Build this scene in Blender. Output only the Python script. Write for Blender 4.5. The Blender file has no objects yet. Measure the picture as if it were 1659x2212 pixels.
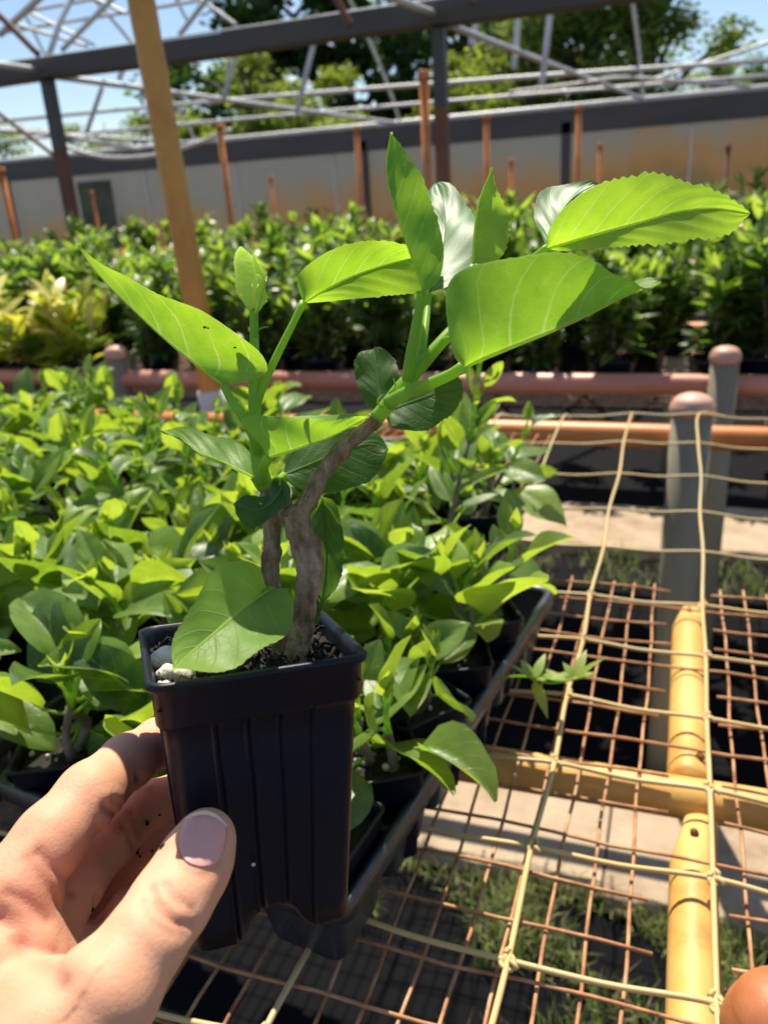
import bpy, math, random
import numpy as np
from mathutils import Vector, Matrix
random.seed(7); RNG = np.random.default_rng(7)
S = bpy.context.scene; COL = S.collection
rad = math.radians

# ------------------------------------------------------------------ camera
F, CX, CY, CAMZ = 1736., 829.5, 1106., 1.25          # focal length and centre of the picture measured in a 1659 x 2212 frame
_up = np.array([-282, 4528, -1736.]); _up /= np.linalg.norm(_up)
_y = np.array([656, 706, 1736.]); _y -= _up * (_y @ _up); _y /= np.linalg.norm(_y)
_x = np.cross(_y, _up)
if _x[0] < 0: _x = -_x
RW = np.array([_x, _y, _up]); CAM = np.array([0, 0, CAMZ])
def ray(u, v): return RW @ np.array([u - CX, CY - v, F]) / F
def at(u, v, d): return CAM + ray(u, v) * d
def onz(u, v, z): r = ray(u, v); return CAM + r * ((z - CAMZ) / r[2])
def ony(u, v, y): r = ray(u, v); return CAM + r * (y / r[1])
cd = bpy.data.cameras.new('camera'); cam = bpy.data.objects.new('camera', cd); COL.objects.link(cam); S.camera = cam
cd.sensor_fit = 'VERTICAL'; cd.sensor_height = 24; cd.lens = F / 2212 * 24; cd.clip_start = .02; cd.clip_end = 600
M4 = Matrix.Identity(4)
for r_ in range(3):
    M4[r_][0], M4[r_][1], M4[r_][2], M4[r_][3] = RW[r_, 0], RW[r_, 1], -RW[r_, 2], CAM[r_]
cam.matrix_world = M4
cd.dof.use_dof = True; cd.dof.focus_distance = .30; cd.dof.aperture_fstop = cd.lens / 2.15

# ------------------------------------------------------------------ sky, sun, exposure
SUN_EL, SUN_AZ = rad(61), rad(-20)                     # azimuth from +Y towards +X
S.view_settings.view_transform = 'Standard'; S.view_settings.look = 'None'; S.view_settings.exposure = .66; S.view_settings.gamma = 1
W = bpy.data.worlds.new('World'); S.world = W; W.use_nodes = True
wn, wl = W.node_tree.nodes, W.node_tree.links
sky = wn.new('ShaderNodeTexSky'); sky.sky_type = 'NISHITA'; sky.sun_disc = False
sky.sun_elevation = SUN_EL; sky.sun_rotation = SUN_AZ; sky.dust_density = .25; sky.ozone_density = 1.6
tc = wn.new('ShaderNodeTexCoord'); mp = wn.new('ShaderNodeMapping'); mp.inputs['Scale'].default_value = (1, 1, 2.6); mp.inputs['Location'].default_value = (.35, -.2, .1)
nz = wn.new('ShaderNodeTexNoise'); nz.inputs['Scale'].default_value = 3.2; nz.inputs['Detail'].default_value = 7; nz.inputs['Roughness'].default_value = .58
cr = wn.new('ShaderNodeValToRGB'); cr.color_ramp.elements[0].position = .57; cr.color_ramp.elements[1].position = .70
mx = wn.new('ShaderNodeMixRGB'); mx.inputs['Color2'].default_value = (11, 11.2, 11.6, 1)
wl.new(tc.outputs['Generated'], mp.inputs[0]); wl.new(mp.outputs[0], nz.inputs[0]); wl.new(nz.outputs[0], cr.inputs[0])
wl.new(cr.outputs[0], mx.inputs['Fac']); wl.new(sky.outputs[0], mx.inputs['Color1']); wl.new(mx.outputs[0], wn['Background'].inputs[0])
wn['Background'].inputs[1].default_value = .085
sd = bpy.data.lights.new('sun', 'SUN'); sd.energy = 5; sd.angle = rad(.5); sd.color = (1, .92, .76)
sun = bpy.data.objects.new('sun', sd); COL.objects.link(sun)
SUND = Vector((math.cos(SUN_EL) * math.sin(SUN_AZ), math.cos(SUN_EL) * math.cos(SUN_AZ), math.sin(SUN_EL)))
sun.rotation_euler = SUND.to_track_quat('Z', 'Y').to_euler(); sun.location = (3, 6, 12)

# ------------------------------------------------------------------ materials
def node_mat(name):
    m = bpy.data.materials.new(name); m.use_nodes = True
    return m, m.node_tree.nodes, m.node_tree.links, m.node_tree.nodes['Principled BSDF']
def ramp(n, stops):
    c = n.new('ShaderNodeValToRGB'); e = c.color_ramp.elements
    while len(e) < len(stops): e.new(.5)
    for k, (p, col) in enumerate(stops): e[k].position = p; e[k].color = (*col, 1)
    return c
def noise(n, l, scale, detail=5, rough=.55, coord='Object', stretch=None):
    t = n.new('ShaderNodeTexCoord'); x = n.new('ShaderNodeTexNoise')
    x.inputs['Scale'].default_value = scale; x.inputs['Detail'].default_value = detail; x.inputs['Roughness'].default_value = rough
    if stretch:
        q = n.new('ShaderNodeMapping'); q.inputs['Scale'].default_value = stretch
        l.new(t.outputs[coord], q.inputs[0]); l.new(q.outputs[0], x.inputs[0])
    else: l.new(t.outputs[coord], x.inputs[0])
    return x
def mat(name, stops, scale=20, rough=.6, metal=0, bump=0, bscale=None, spec=.5, stretch=None, detail=6, rvar=.15):
    m, n, l, b = node_mat(name)
    x = noise(n, l, scale, detail, .6, stretch=stretch); c = ramp(n, stops)
    l.new(x.outputs[0], c.inputs[0]); l.new(c.outputs[0], b.inputs['Base Color'])
    b.inputs['Metallic'].default_value = metal; b.inputs['Specular IOR Level'].default_value = spec
    mr = n.new('ShaderNodeMapRange'); mr.inputs[3].default_value = max(0, rough - rvar); mr.inputs[4].default_value = min(1, rough + rvar)
    l.new(x.outputs[0], mr.inputs[0]); l.new(mr.outputs[0], b.inputs['Roughness'])
    if bump:
        y = noise(n, l, bscale or scale * 4, 6, .65); bp = n.new('ShaderNodeBump'); bp.inputs['Strength'].default_value = 1
        bp.inputs['Distance'].default_value = bump; l.new(y.outputs[0], bp.inputs['Height']); l.new(bp.outputs[0], b.inputs['Normal'])
    return m
def leaf_mat(name, refl, trans, tfac=.5, rough=.38, spec=.5, vein=.5, veins=True, bump=.00022, patch=9., mottle=.5):
    """two colour ramps (reflected, transmitted) picked per leaf; veins run along the leaf's own UVs"""
    m, n, l, b = node_mat(name)
    at_ = n.new('ShaderNodeAttribute'); at_.attribute_name = 'tone'
    nb = noise(n, l, patch * 10, 3); 
    ad = n.new('ShaderNodeMath'); ad.operation = 'MULTIPLY_ADD'; ad.inputs[1].default_value = mottle
    sb = n.new('ShaderNodeMath'); sb.operation = 'SUBTRACT'; sb.inputs[1].default_value = mottle / 2
    l.new(at_.outputs['Fac'], sb.inputs[0]); l.new(nb.outputs[0], ad.inputs[0]); l.new(sb.outputs[0], ad.inputs[2])
    c1 = ramp(n, refl); c2 = ramp(n, trans); l.new(ad.outputs[0], c1.inputs[0]); l.new(ad.outputs[0], c2.inputs[0])
    o1, o2 = c1.outputs[0], c2.outputs[0]
    b.inputs['Roughness'].default_value = rough; b.inputs['Specular IOR Level'].default_value = spec
    if veins:
        uv = n.new('ShaderNodeUVMap'); sx = n.new('ShaderNodeSeparateXYZ'); l.new(uv.outputs[0], sx.inputs[0])
        def mth(op, a, c=None, d=None):
            q = n.new('ShaderNodeMath'); q.operation = op
            for k, z in enumerate((a, c, d)):
                if z is None: continue
                if isinstance(z, (int, float)): q.inputs[k].default_value = z
                else: l.new(z, q.inputs[k])
            return q.outputs[0]
        wob = noise(n, l, 120, 2)
        ph = mth('MULTIPLY_ADD', sx.outputs['Y'], -.34, sx.outputs['X'])
        ph = mth('MULTIPLY_ADD', wob.outputs[0], .035, ph)
        ph = mth('MULTIPLY', ph, 6.2)
        dist = mth('ABSOLUTE', mth('SUBTRACT', mth('FRACT', ph), .5))
        wd = mth('MULTIPLY_ADD', sx.outputs['Y'], -.055, .072)
        side = mth('SUBTRACT', 1, mth('SMOOTH_MIN', mth('DIVIDE', dist, wd), 1, .3))
        side = mth('MAXIMUM', side, 0)
        vn = noise(n, l, 70, 2); side = mth('MULTIPLY', side, mth('MULTIPLY_ADD', vn.outputs[0], 2.2, -.35)); side = mth('MINIMUM', mth('MAXIMUM', side, 0), 1)
        rib = mth('MAXIMUM', mth('SUBTRACT', 1, mth('DIVIDE', sx.outputs['Y'], mth('MULTIPLY_ADD', sx.outputs['X'], -.045, .07))), 0)
        vo = n.new('ShaderNodeTexVoronoi'); vo.feature = 'DISTANCE_TO_EDGE'; vo.inputs['Scale'].default_value = 6.5
        mpv = n.new('ShaderNodeMapping'); mpv.inputs['Scale'].default_value = (2.2, 1, 1); l.new(uv.outputs[0], mpv.inputs[0]); l.new(mpv.outputs[0], vo.inputs['Vector'])
        net = mth('MAXIMUM', mth('SUBTRACT', 1, mth('DIVIDE', vo.outputs['Distance'], .035)), 0)
        edge = mth('MULTIPLY', mth('MAXIMUM', mth('DIVIDE', mth('SUBTRACT', sx.outputs['Y'], .965), .035), 0), .5)
        vv = mth('MINIMUM', mth('ADD', mth('ADD', mth('ADD', side, edge), rib), mth('MULTIPLY', net, mth('MULTIPLY_ADD', vn.outputs[0], .7, -.12))), 1)
        f = mth('MULTIPLY', vv, vein)
        for k, (src, colr) in enumerate(((o1, (.36, .48, .15, 1)), (o2, (.74, .90, .26, 1)))):
            mm = n.new('ShaderNodeMixRGB'); mm.inputs['Color2'].default_value = colr; l.new(f, mm.inputs['Fac']); l.new(src, mm.inputs['Color1'])
            if k == 0: o1 = mm.outputs[0]
            else: o2 = mm.outputs[0]
        bp = n.new('ShaderNodeBump'); bp.inputs['Distance'].default_value = bump; bp.inputs['Strength'].default_value = .8
        fn = noise(n, l, 260, 3); hh = mth('MULTIPLY_ADD', fn.outputs[0], .5, mth('MULTIPLY', vv, -.8)); l.new(hh, bp.inputs['Height']); l.new(bp.outputs[0], b.inputs['Normal'])
    l.new(o1, b.inputs['Base Color'])
    t = n.new('ShaderNodeBsdfTranslucent'); l.new(o2, t.inputs[0])
    ms = n.new('ShaderNodeMixShader'); ms.inputs[0].default_value = tfac
    l.new(b.outputs[0], ms.inputs[1]); l.new(t.outputs[0], ms.inputs[2]); l.new(ms.outputs[0], n['Material Output'].inputs[0])
    return m
M = {}
G3 = lambda a, b_, c: [(.0, a), (.5, b_), (1., c)]
M['leaf'] = leaf_mat('hibiscus_leaf', G3((.05, .14, .03), (.16, .34, .055), (.27, .47, .09)), G3((.10, .26, .018), (.38, .68, .022), (.60, .88, .035)), .52, .46, .28, .95, mottle=.85)
M['gloss'] = leaf_mat('glossy_leaf', G3((.03, .11, .03), (.06, .19, .05), (.12, .26, .05)), G3((.10, .30, .02), (.2, .5, .03), (.4, .7, .03)), .28, .50, .5, .3, bump=.00006)
M['bud'] = leaf_mat('bud_leaf', G3((.46, .60, .16), (.60, .74, .26), (.70, .82, .38)), G3((.7, .9, .15), (.82, .97, .3), (.9, 1, .45)), .74, .6, .2, .6, bump=.0006)
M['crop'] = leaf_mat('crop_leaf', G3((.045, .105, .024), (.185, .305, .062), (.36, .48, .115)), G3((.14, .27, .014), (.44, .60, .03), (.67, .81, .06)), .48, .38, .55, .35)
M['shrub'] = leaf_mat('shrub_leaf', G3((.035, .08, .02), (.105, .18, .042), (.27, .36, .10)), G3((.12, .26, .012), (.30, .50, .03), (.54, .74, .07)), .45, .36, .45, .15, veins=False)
M['croton'] = leaf_mat('yellow_leaf', G3((.14, .26, .03), (.52, .50, .07), (.66, .60, .22)), G3((.3, .5, .03), (.75, .74, .06), (.85, .8, .3)), .45, .35, .5, .15, veins=False)
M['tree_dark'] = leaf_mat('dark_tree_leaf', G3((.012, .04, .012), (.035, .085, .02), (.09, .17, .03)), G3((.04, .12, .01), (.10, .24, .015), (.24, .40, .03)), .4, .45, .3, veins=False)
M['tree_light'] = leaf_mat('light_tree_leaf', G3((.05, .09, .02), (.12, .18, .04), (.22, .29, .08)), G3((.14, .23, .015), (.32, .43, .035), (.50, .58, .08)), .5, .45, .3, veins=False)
M['grass'] = leaf_mat('grass_blade', G3((.08, .12, .03), (.20, .24, .07), (.50, .42, .25)), G3((.15, .32, .03), (.36, .52, .06), (.6, .55, .3)), .4, .5, .3, veins=False)
M['greenstem'] = leaf_mat('green_stem', G3((.20, .38, .04), (.30, .50, .06), (.42, .60, .12)), G3((.4, .7, .03), (.52, .8, .05), (.6, .85, .1)), .45, .42, .35, veins=False)
M['bark'] = mat('cutting_bark', [(.28, (.07, .040, .020)), (.42, (.26, .165, .085)), (.56, (.45, .315, .18)), (.75, (.64, .50, .33))], 190, .85, bump=.0022, bscale=520, stretch=(1, 1, .3))
M['rib'] = leaf_mat('leaf_midrib', G3((.30, .45, .08), (.42, .56, .12), (.5, .62, .16)), G3((.6, .8, .1), (.8, .95, .2), (.9, 1, .3)), .7, .5, .2, veins=False)
M['scar'] = mat('leaf_scar', [(.3, (.45, .33, .22)), (.7, (.66, .52, .38))], 300, .8, bump=.0005)
M['leaf_shade'] = leaf_mat('shaded_leaf', G3((.025, .075, .022), (.06, .15, .035), (.14, .27, .05)), G3((.10, .26, .018), (.30, .56, .022), (.58, .86, .035)), .4, .5, .25, .26)  # darker copy of the hibiscus leaf, shade put into its colour
M['twig'] = mat('twig_bark', [(.3, (.10, .075, .055)), (.7, (.30, .25, .20))], 90, .8, bump=.0006)
M['trunk'] = mat('tree_bark', [(.3, (.03, .025, .02)), (.7, (.12, .10, .08))], 3, .9, bump=.02)
M['pot'] = mat('black_pot_plastic', [(.35, (.0020, .0048, .0135)), (.62, (.0030, .0064, .0170)), (.84, (.011, .0125, .018))], 38, .42, bump=.00005, bscale=900, spec=.3)
M['tray'] = mat('black_tray_plastic', [(.3, (.024, .028, .038)), (.65, (.040, .046, .060)), (.85, (.08, .078, .076))], 22, .3, bump=.0002, bscale=300, spec=.7)
M['soil'] = mat('potting_soil', [(.3, (.006, .005, .004)), (.55, (.022, .017, .013)), (.72, (.07, .055, .04)), (.86, (.25, .21, .16))], 260, .9, bump=.003, bscale=330)
M['perlite'] = mat('perlite', [(.3, (.50, .42, .27)), (.45, (.78, .73, .62)), (.7, (.88, .86, .8))], 160, .9, bump=.0012, bscale=500)
M['rust_orange'] = mat('orange_paint', [(.3, (.36, .10, .03)), (.45, (.60, .19, .04)), (.7, (.70, .27, .07)), (.85, (.56, .26, .12))], 9, .42, bump=.0004, stretch=(.35, 1, 1))
M['rust_red'] = mat('red_oxide_paint', [(.3, (.40, .14, .085)), (.55, (.60, .26, .18)), (.8, (.64, .34, .25))], 7, .4, bump=.0004, stretch=(.35, 1, 1))
M['yellow_pipe'] = mat('yellow_painted_pipe', [(.28, (.50, .19, .04)), (.42, (.66, .36, .09)), (.7, (.72, .47, .16)), (.86, (.60, .40, .19))], 11, .52, bump=.0006, bscale=50)
M['riser_pole'] = mat('ochre_painted_pole', [(.3, (.52, .22, .035)), (.5, (.64, .30, .055)), (.75, (.70, .37, .085))], 6, .45, bump=.0008, bscale=60)
M['cap'] = mat('oxide_post_cap', [(.3, (.50, .25, .18)), (.6, (.60, .35, .27)), (.85, (.68, .45, .36))], 30, .5, bump=.0004)
M['cap_near'] = mat('terracotta_cap', [(.3, (.40, .12, .045)), (.6, (.50, .18, .07)), (.85, (.55, .24, .11))], 30, .45, bump=.0004)
M['grey_post'] = mat('grey_galvanised_post', [(.3, (.20, .175, .12)), (.7, (.31, .28, .20))], 9, .55, metal=.0, stretch=(1, 1, .3))
M['wire'] = mat('rusty_wire', [(.3, (.22, .085, .04)), (.5, (.46, .22, .10)), (.75, (.62, .40, .22))], 55, .8, bump=.0006, bscale=300)
M['net'] = mat('yellowed_netting', [(.25, (.40, .34, .22)), (.45, (.55, .42, .20)), (.6, (.60, .40, .15)), (.8, (.62, .54, .36))], 8, .5)
M['galv'] = mat('galvanised_tube', [(.3, (.58, .58, .57)), (.7, (.76, .76, .75))], 5, .5, metal=.2)
M['gutter'] = mat('gutter_steel', [(.3, (.055, .053, .055)), (.6, (.085, .08, .08)), (.85, (.13, .095, .07))], 4, .55, metal=.0, stretch=(.3, 1, 1))
M['rust_post'] = mat('rusted_steel_post', [(.3, (.11, .045, .025)), (.6, (.22, .09, .045)), (.85, (.2, .15, .13))], 5, .7)
M['dirty_white'] = mat('dirty_white_pipe', [(.3, (.55, .53, .47)), (.6, (.74, .73, .70)), (.8, (.8, .8, .78))], 10, .45)
M['concrete'] = mat('concrete_slab', [(.3, (.26, .175, .11)), (.5, (.40, .295, .20)), (.75, (.47, .37, .265))], 9, .9, bump=.003, bscale=70)
M['mulch'] = mat('weed_mat_cloth', [(.35, (.003, .003, .004)), (.6, (.005, .005, .007)), (.85, (.016, .016, .016))], 6, .8, bump=.001, bscale=300, spec=.08)
M['earth'] = mat('earth', [(.3, (.025, .02, .015)), (.6, (.05, .042, .032)), (.8, (.06, .065, .03))], 2.2, .95, bump=.03, bscale=9)
M['nail'] = mat('thumbnail', [(.3, (.68, .29, .25)), (.7, (.76, .38, .33))], 60, .34, spec=.5)
M['nail_edge'] = mat('nail_free_edge', [(.3, (.70, .58, .48)), (.7, (.80, .60, .48))], 60, .3)
m, n, l, b = node_mat('skin')
x1 = noise(n, l, 55, 4, .6); x2 = noise(n, l, 900, 3, .6)
c = ramp(n, [(.25, (.70, .34, .20)), (.5, (.76, .395, .245)), (.75, (.80, .44, .285))]); l.new(x1.outputs[0], c.inputs[0])
ca = n.new('ShaderNodeAttribute'); ca.attribute_name = 'flush'; mm = n.new('ShaderNodeMixRGB'); mm.inputs['Color2'].default_value = (.56, .21, .145, 1)
l.new(ca.outputs['Fac'], mm.inputs['Fac']); l.new(c.outputs[0], mm.inputs['Color1'])
l.new(mm.outputs[0], b.inputs['Base Color']); b.inputs['Roughness'].default_value = .54; b.inputs['Specular IOR Level'].default_value = .3
b.inputs['Subsurface Weight'].default_value = .25; b.inputs['Subsurface Radius'].default_value = (1, .32, .16); b.inputs['Subsurface Scale'].default_value = .006
bp = n.new('ShaderNodeBump'); vs = n.new('ShaderNodeTexVoronoi'); vs.feature = 'DISTANCE_TO_EDGE'; vs.inputs['Scale'].default_value = 1500; tcs = n.new('ShaderNodeTexCoord'); l.new(tcs.outputs['Object'], vs.inputs['Vector'])
x3 = noise(n, l, 160, 4, .65); hs = n.new('ShaderNodeMath'); hs.operation = 'MULTIPLY_ADD'; hs.inputs[1].default_value = .6; l.new(vs.outputs['Distance'], hs.inputs[0]); l.new(x2.outputs[0], hs.inputs[2])
hs2 = n.new('ShaderNodeMath'); hs2.operation = 'MULTIPLY_ADD'; hs2.inputs[1].default_value = .7; l.new(x3.outputs[0], hs2.inputs[0]); l.new(hs.outputs[0], hs2.inputs[2])
bp.inputs['Distance'].default_value = .00022; bp.inputs['Strength'].default_value = .8; l.new(hs2.outputs[0], bp.inputs['Height']); l.new(bp.outputs[0], b.inputs['Normal'])
M['skin'] = m
m, n, l, b = node_mat('plastic_sheet')                # stained translucent wall film
g = n.new('ShaderNodeNewGeometry'); sx = n.new('ShaderNodeSeparateXYZ'); l.new(g.outputs['Position'], sx.inputs[0])
x1 = noise(n, l, .55, 5, .6, stretch=(1, 1, 1.6)); x2 = noise(n, l, 4, 5, .6, stretch=(1, 1, .25))
def mth(op, a, c=None, d=None):
    q = n.new('ShaderNodeMath'); q.operation = op
    for k, z in enumerate((a, c, d)):
        if z is None: continue
        if isinstance(z, (int, float)): q.inputs[k].default_value = z
        else: l.new(z, q.inputs[k])
    return q.outputs[0]
hgt = mth('ADD', mth('MULTIPLY_ADD', x1.outputs[0], 1.3, mth('MULTIPLY_ADD', sx.outputs['X'], -.07, sx.outputs['Z'])), mth('MULTIPLY', x2.outputs[0], .5))
c = ramp(n, [(.0, (.16, .15, .10)), (.42, (.17, .16, .10)), (.48, (.13, .115, .06)), (.54, (.17, .12, .055)), (.59, (.235, .14, .065)), (.645, (.215, .155, .095)), (.72, (.17, .175, .17)), (1., (.20, .208, .216))])
l.new(mth('DIVIDE', mth('SUBTRACT', hgt, .55), 3.0), c.inputs[0]); l.new(c.outputs[0], b.inputs['Base Color']); b.inputs['Roughness'].default_value = .5
t = n.new('ShaderNodeBsdfTranslucent'); l.new(c.outputs[0], t.inputs[0]); ms = n.new('ShaderNodeMixShader'); ms.inputs[0].default_value = .55
l.new(b.outputs[0], ms.inputs[1]); l.new(t.outputs[0], ms.inputs[2]); l.new(ms.outputs[0], n['Material Output'].inputs[0]); M['sheet'] = m

# ------------------------------------------------------------------ mesh builders
class MB:
    """collects shapes and links them as ONE mesh object"""
    def __init__(s): s.v = []; s.f = []; s.n = 0; s.uv = []; s.tone = []; s.mi = []; s.cur = 0
    def add(s, verts, faces, uv=None, tone=.5):
        verts = np.asarray(verts, float); s.v.append(verts); s.f += [tuple(i + s.n for i in f) for f in faces]
        s.uv.append(np.zeros((len(verts), 2)) if uv is None else np.asarray(uv, float))
        s.tone.append(np.full(len(verts), tone) if np.isscalar(tone) else np.asarray(tone, float))
        s.mi += [s.cur] * len(faces); s.n += len(verts)
    def box(s, lo, hi):
        (a, b_, c), (d, e, f) = lo, hi
        s.add([(a, b_, c), (d, b_, c), (d, e, c), (a, e, c), (a, b_, f), (d, b_, f), (d, e, f), (a, e, f)],
              [(0, 3, 2, 1), (4, 5, 6, 7), (0, 1, 5, 4), (1, 2, 6, 5), (2, 3, 7, 6), (3, 0, 4, 7)])
    def tube(s, pts, r, sides=10, caps=True, tone=.5, wob=0):
        P = np.asarray(pts, float); k = len(P); R_ = np.full(k, r) if np.isscalar(r) else np.asarray(r, float)
        T = np.gradient(P, axis=0); T /= np.linalg.norm(T, axis=1)[:, None] + 1e-12
        ref = np.array([0, 0, 1.]) if abs(T[0][2]) < .9 else np.array([1., 0, 0]); V = []
        for i in range(k):
            a = np.cross(T[i], ref); a /= np.linalg.norm(a) + 1e-12; b_ = np.cross(a, T[i]); ref = b_
            for j in range(sides):
                th = 2 * math.pi * j / sides; q = R_[i] * (1 + (RNG.normal() * wob if wob else 0)); V.append(P[i] + q * (a * math.cos(th) + b_ * math.sin(th)))
        fs = [(i * sides + j, i * sides + (j + 1) % sides, (i + 1) * sides + (j + 1) % sides, (i + 1) * sides + j) for i in range(k - 1) for j in range(sides)]
        if caps: fs += [tuple(range(sides))[::-1], tuple((k - 1) * sides + j for j in range(sides))]
        s.add(V, fs, tone=tone)
    def blob(s, c, r, sub=1, jit=.2):
        c = np.asarray(c, float); nt, npn = 5 + 2 * sub, 7 + 3 * sub; V = []
        ph = RNG.uniform(0, 6.28, 6)
        for i in range(nt + 1):
            th = math.pi * i / nt
            for j in range(npn):
                f_ = 2 * math.pi * j / npn; d = np.array([math.sin(th) * math.cos(f_), math.sin(th) * math.sin(f_), math.cos(th)])
                V.append(c + np.asarray(r) * d * (1 + jit * (math.sin(3 * d[0] + ph[0]) * math.sin(3 * d[1] + ph[1]) + .6 * math.sin(6 * d[2] + ph[2] + 4 * d[0]) * .6)))
        s.add(V, [(i * npn + j, (i + 1) * npn + j, (i + 1) * npn + (j + 1) % npn, i * npn + (j + 1) % npn) for i in range(nt) for j in range(npn)])
    def build(s, name, mats, parent=None, smooth=True, loc=None):
        me = bpy.data.meshes.new(name)
        V = np.concatenate(s.v) if s.v else np.zeros((0, 3))
        if loc is not None: V = V - np.asarray(loc)
        me.from_pydata(V.tolist(), [], s.f)
        mats = mats if isinstance(mats, (list, tuple)) else [mats]
        for mm_ in mats: me.materials.append(mm_)
        me.polygons.foreach_set('use_smooth', [smooth] * len(me.polygons)); me.polygons.foreach_set('material_index', s.mi)
        UV = np.concatenate(s.uv); TN = np.concatenate(s.tone)
        li = np.zeros(len(me.loops), int); me.loops.foreach_get('vertex_index', li)
        me.uv_layers.new(name='UVMap').data.foreach_set('uv', UV[li].ravel().astype(np.float32))
        me.attributes.new('tone', 'FLOAT', 'POINT').data.foreach_set('value', TN.astype(np.float32))
        me.update(); o = bpy.data.objects.new(name, me); COL.objects.link(o)
        if parent: o.parent = parent
        if loc is not None and not parent: o.location = loc
        return o
def tag(o, label=None, cat=None, group=None, kind=None):
    if label: o['label'] = label
    if cat: o['category'] = cat
    if group: o['group'] = group
    if kind: o['kind'] = kind
    return o
def thing(name, label, cat, loc=(0, 0, 0), group=None, rotz=0):
    o = bpy.data.objects.new(name, None); COL.objects.link(o); o.location = loc; o.rotation_euler = (0, 0, rotz); o.empty_display_size = .05
    return tag(o, label, cat, group)
def copy_tree(o, parent=None):
    c_ = o.copy(); COL.objects.link(c_)
    if parent: c_.parent = parent
    for ch in list(o.children): copy_tree(ch, c_)
    return c_
def move_origin(root, loc):
    """put a finished thing's Empty at its base without moving its parts"""
    root.location = loc
    for ch in root.children: ch.matrix_parent_inverse = Matrix.Translation(-Vector(loc))
def cat(P, n_, closed=False):
    """Catmull-Rom through points, n_ samples evenly spaced along the curve"""
    P = np.asarray(P, float)
    if len(P) == 2: return P[0] + (P[1] - P[0]) * np.linspace(0, 1, n_)[:, None]
    Q = np.vstack([2 * P[0] - P[1], P, 2 * P[-1] - P[-2]]); out = []
    for i in range(len(P) - 1):
        p0, p1, p2, p3 = Q[i:i + 4]
        for t_ in np.linspace(0, 1, 12, endpoint=False):
            out.append(.5 * (2 * p1 + (p2 - p0) * t_ + (2 * p0 - 5 * p1 + 4 * p2 - p3) * t_ ** 2 + (3 * p1 - p0 - 3 * p2 + p3) * t_ ** 3))
    out = np.array(out + [P[-1]]); L = np.concatenate([[0], np.cumsum(np.linalg.norm(np.diff(out[:, :3], axis=0), axis=1))])
    s_ = np.linspace(0, L[-1], n_); return np.array([np.interp(s_, L, out[:, k]) for k in range(out.shape[1])]).T
def px(*pts): return np.array([at(*p) for p in pts])
ORD = ['first', 'second', 'third', 'fourth', 'fifth', 'sixth', 'seventh', 'eighth', 'ninth', 'tenth', 'eleventh', 'twelfth', 'thirteenth', 'fourteenth', 'fifteenth', 'sixteenth']

# ------------------------------------------------------------------ ground
mb = MB(); N_ = 60; xs = np.linspace(-1, 1, N_); xs = np.sign(xs) * np.abs(xs) ** 2.2 * 220
V = [(x, y, (0 if math.hypot(x, y - 4) < 14 else .25 * math.sin(x * .06) * math.sin(y * .05))) for y in xs for x in xs]
mb.add(V, [(j * N_ + i, j * N_ + i + 1, (j + 1) * N_ + i + 1, (j + 1) * N_ + i) for j in range(N_ - 1) for i in range(N_ - 1)])
tag(mb.build('ground', M['earth']), kind='structure')
mb = MB(); nx, ny = 60, 50
gx, gy = np.linspace(-8, 3, nx), np.linspace(-.6, 6.0, ny)  # cloth carried far back; its black also paints shade under the second bench
V = [(x, y, .006 + .006 * math.sin(9 * x + 3 * y) * math.sin(7 * y - x) + .004) for y in gy for x in gx]
mb.add(V, [(j * nx + i, j * nx + i + 1, (j + 1) * nx + i + 1, (j + 1) * nx + i) for j in range(ny - 1) for i in range(nx - 1)])
tag(mb.build('weed_mat', M['mulch']), kind='structure')
def slab(x0, x1, y0, y1, h, label):
    m_ = MB(); ny_ = 7; nx_ = 24; xs_ = np.linspace(x0, x1, nx_)
    def e(x): return .004 * math.sin(x * 21) + .003 * math.sin(x * 53 + 1)
    prof = [(y0, .002), (y0 + .002, h - .008), (y0 + .010, h), (y1 - .010, h), (y1 - .002, h - .008), (y1, .002)]
    V_ = [(x, y + e(x + y * 9), z) for x in xs_ for (y, z) in prof]; k = len(prof)
    m_.add(V_, [(i * k + j, (i + 1) * k + j, (i + 1) * k + j + 1, i * k + j + 1) for i in range(nx_ - 1) for j in range(k - 1)] + [tuple(range(k)), tuple((nx_ - 1) * k + j for j in range(k))[::-1]])
    o = m_.build('paving_slab', M['concrete'], smooth=False, loc=((x0 + x1) / 2, (y0 + y1) / 2, 0)); return tag(o, label, 'paving slab', 'concrete slabs laid on the ground')
slab(-.70, -.065, 1.185, 1.50, .055, 'sunlit tan concrete slab on the ground under the near wire bench, left of its yellow pipe')
slab(-.06, .60, 1.165, 1.485, .055, 'tan concrete slab under the near bench, right of the yellow pipe')
slab(-1.6, -.005, 2.76, 3.2, .05, 'farther tan concrete slab left of the grey domed post')
slab(.0, 1.5, 2.80, 3.25, .05, 'farther tan concrete slab right of the grey domed post')
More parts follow.
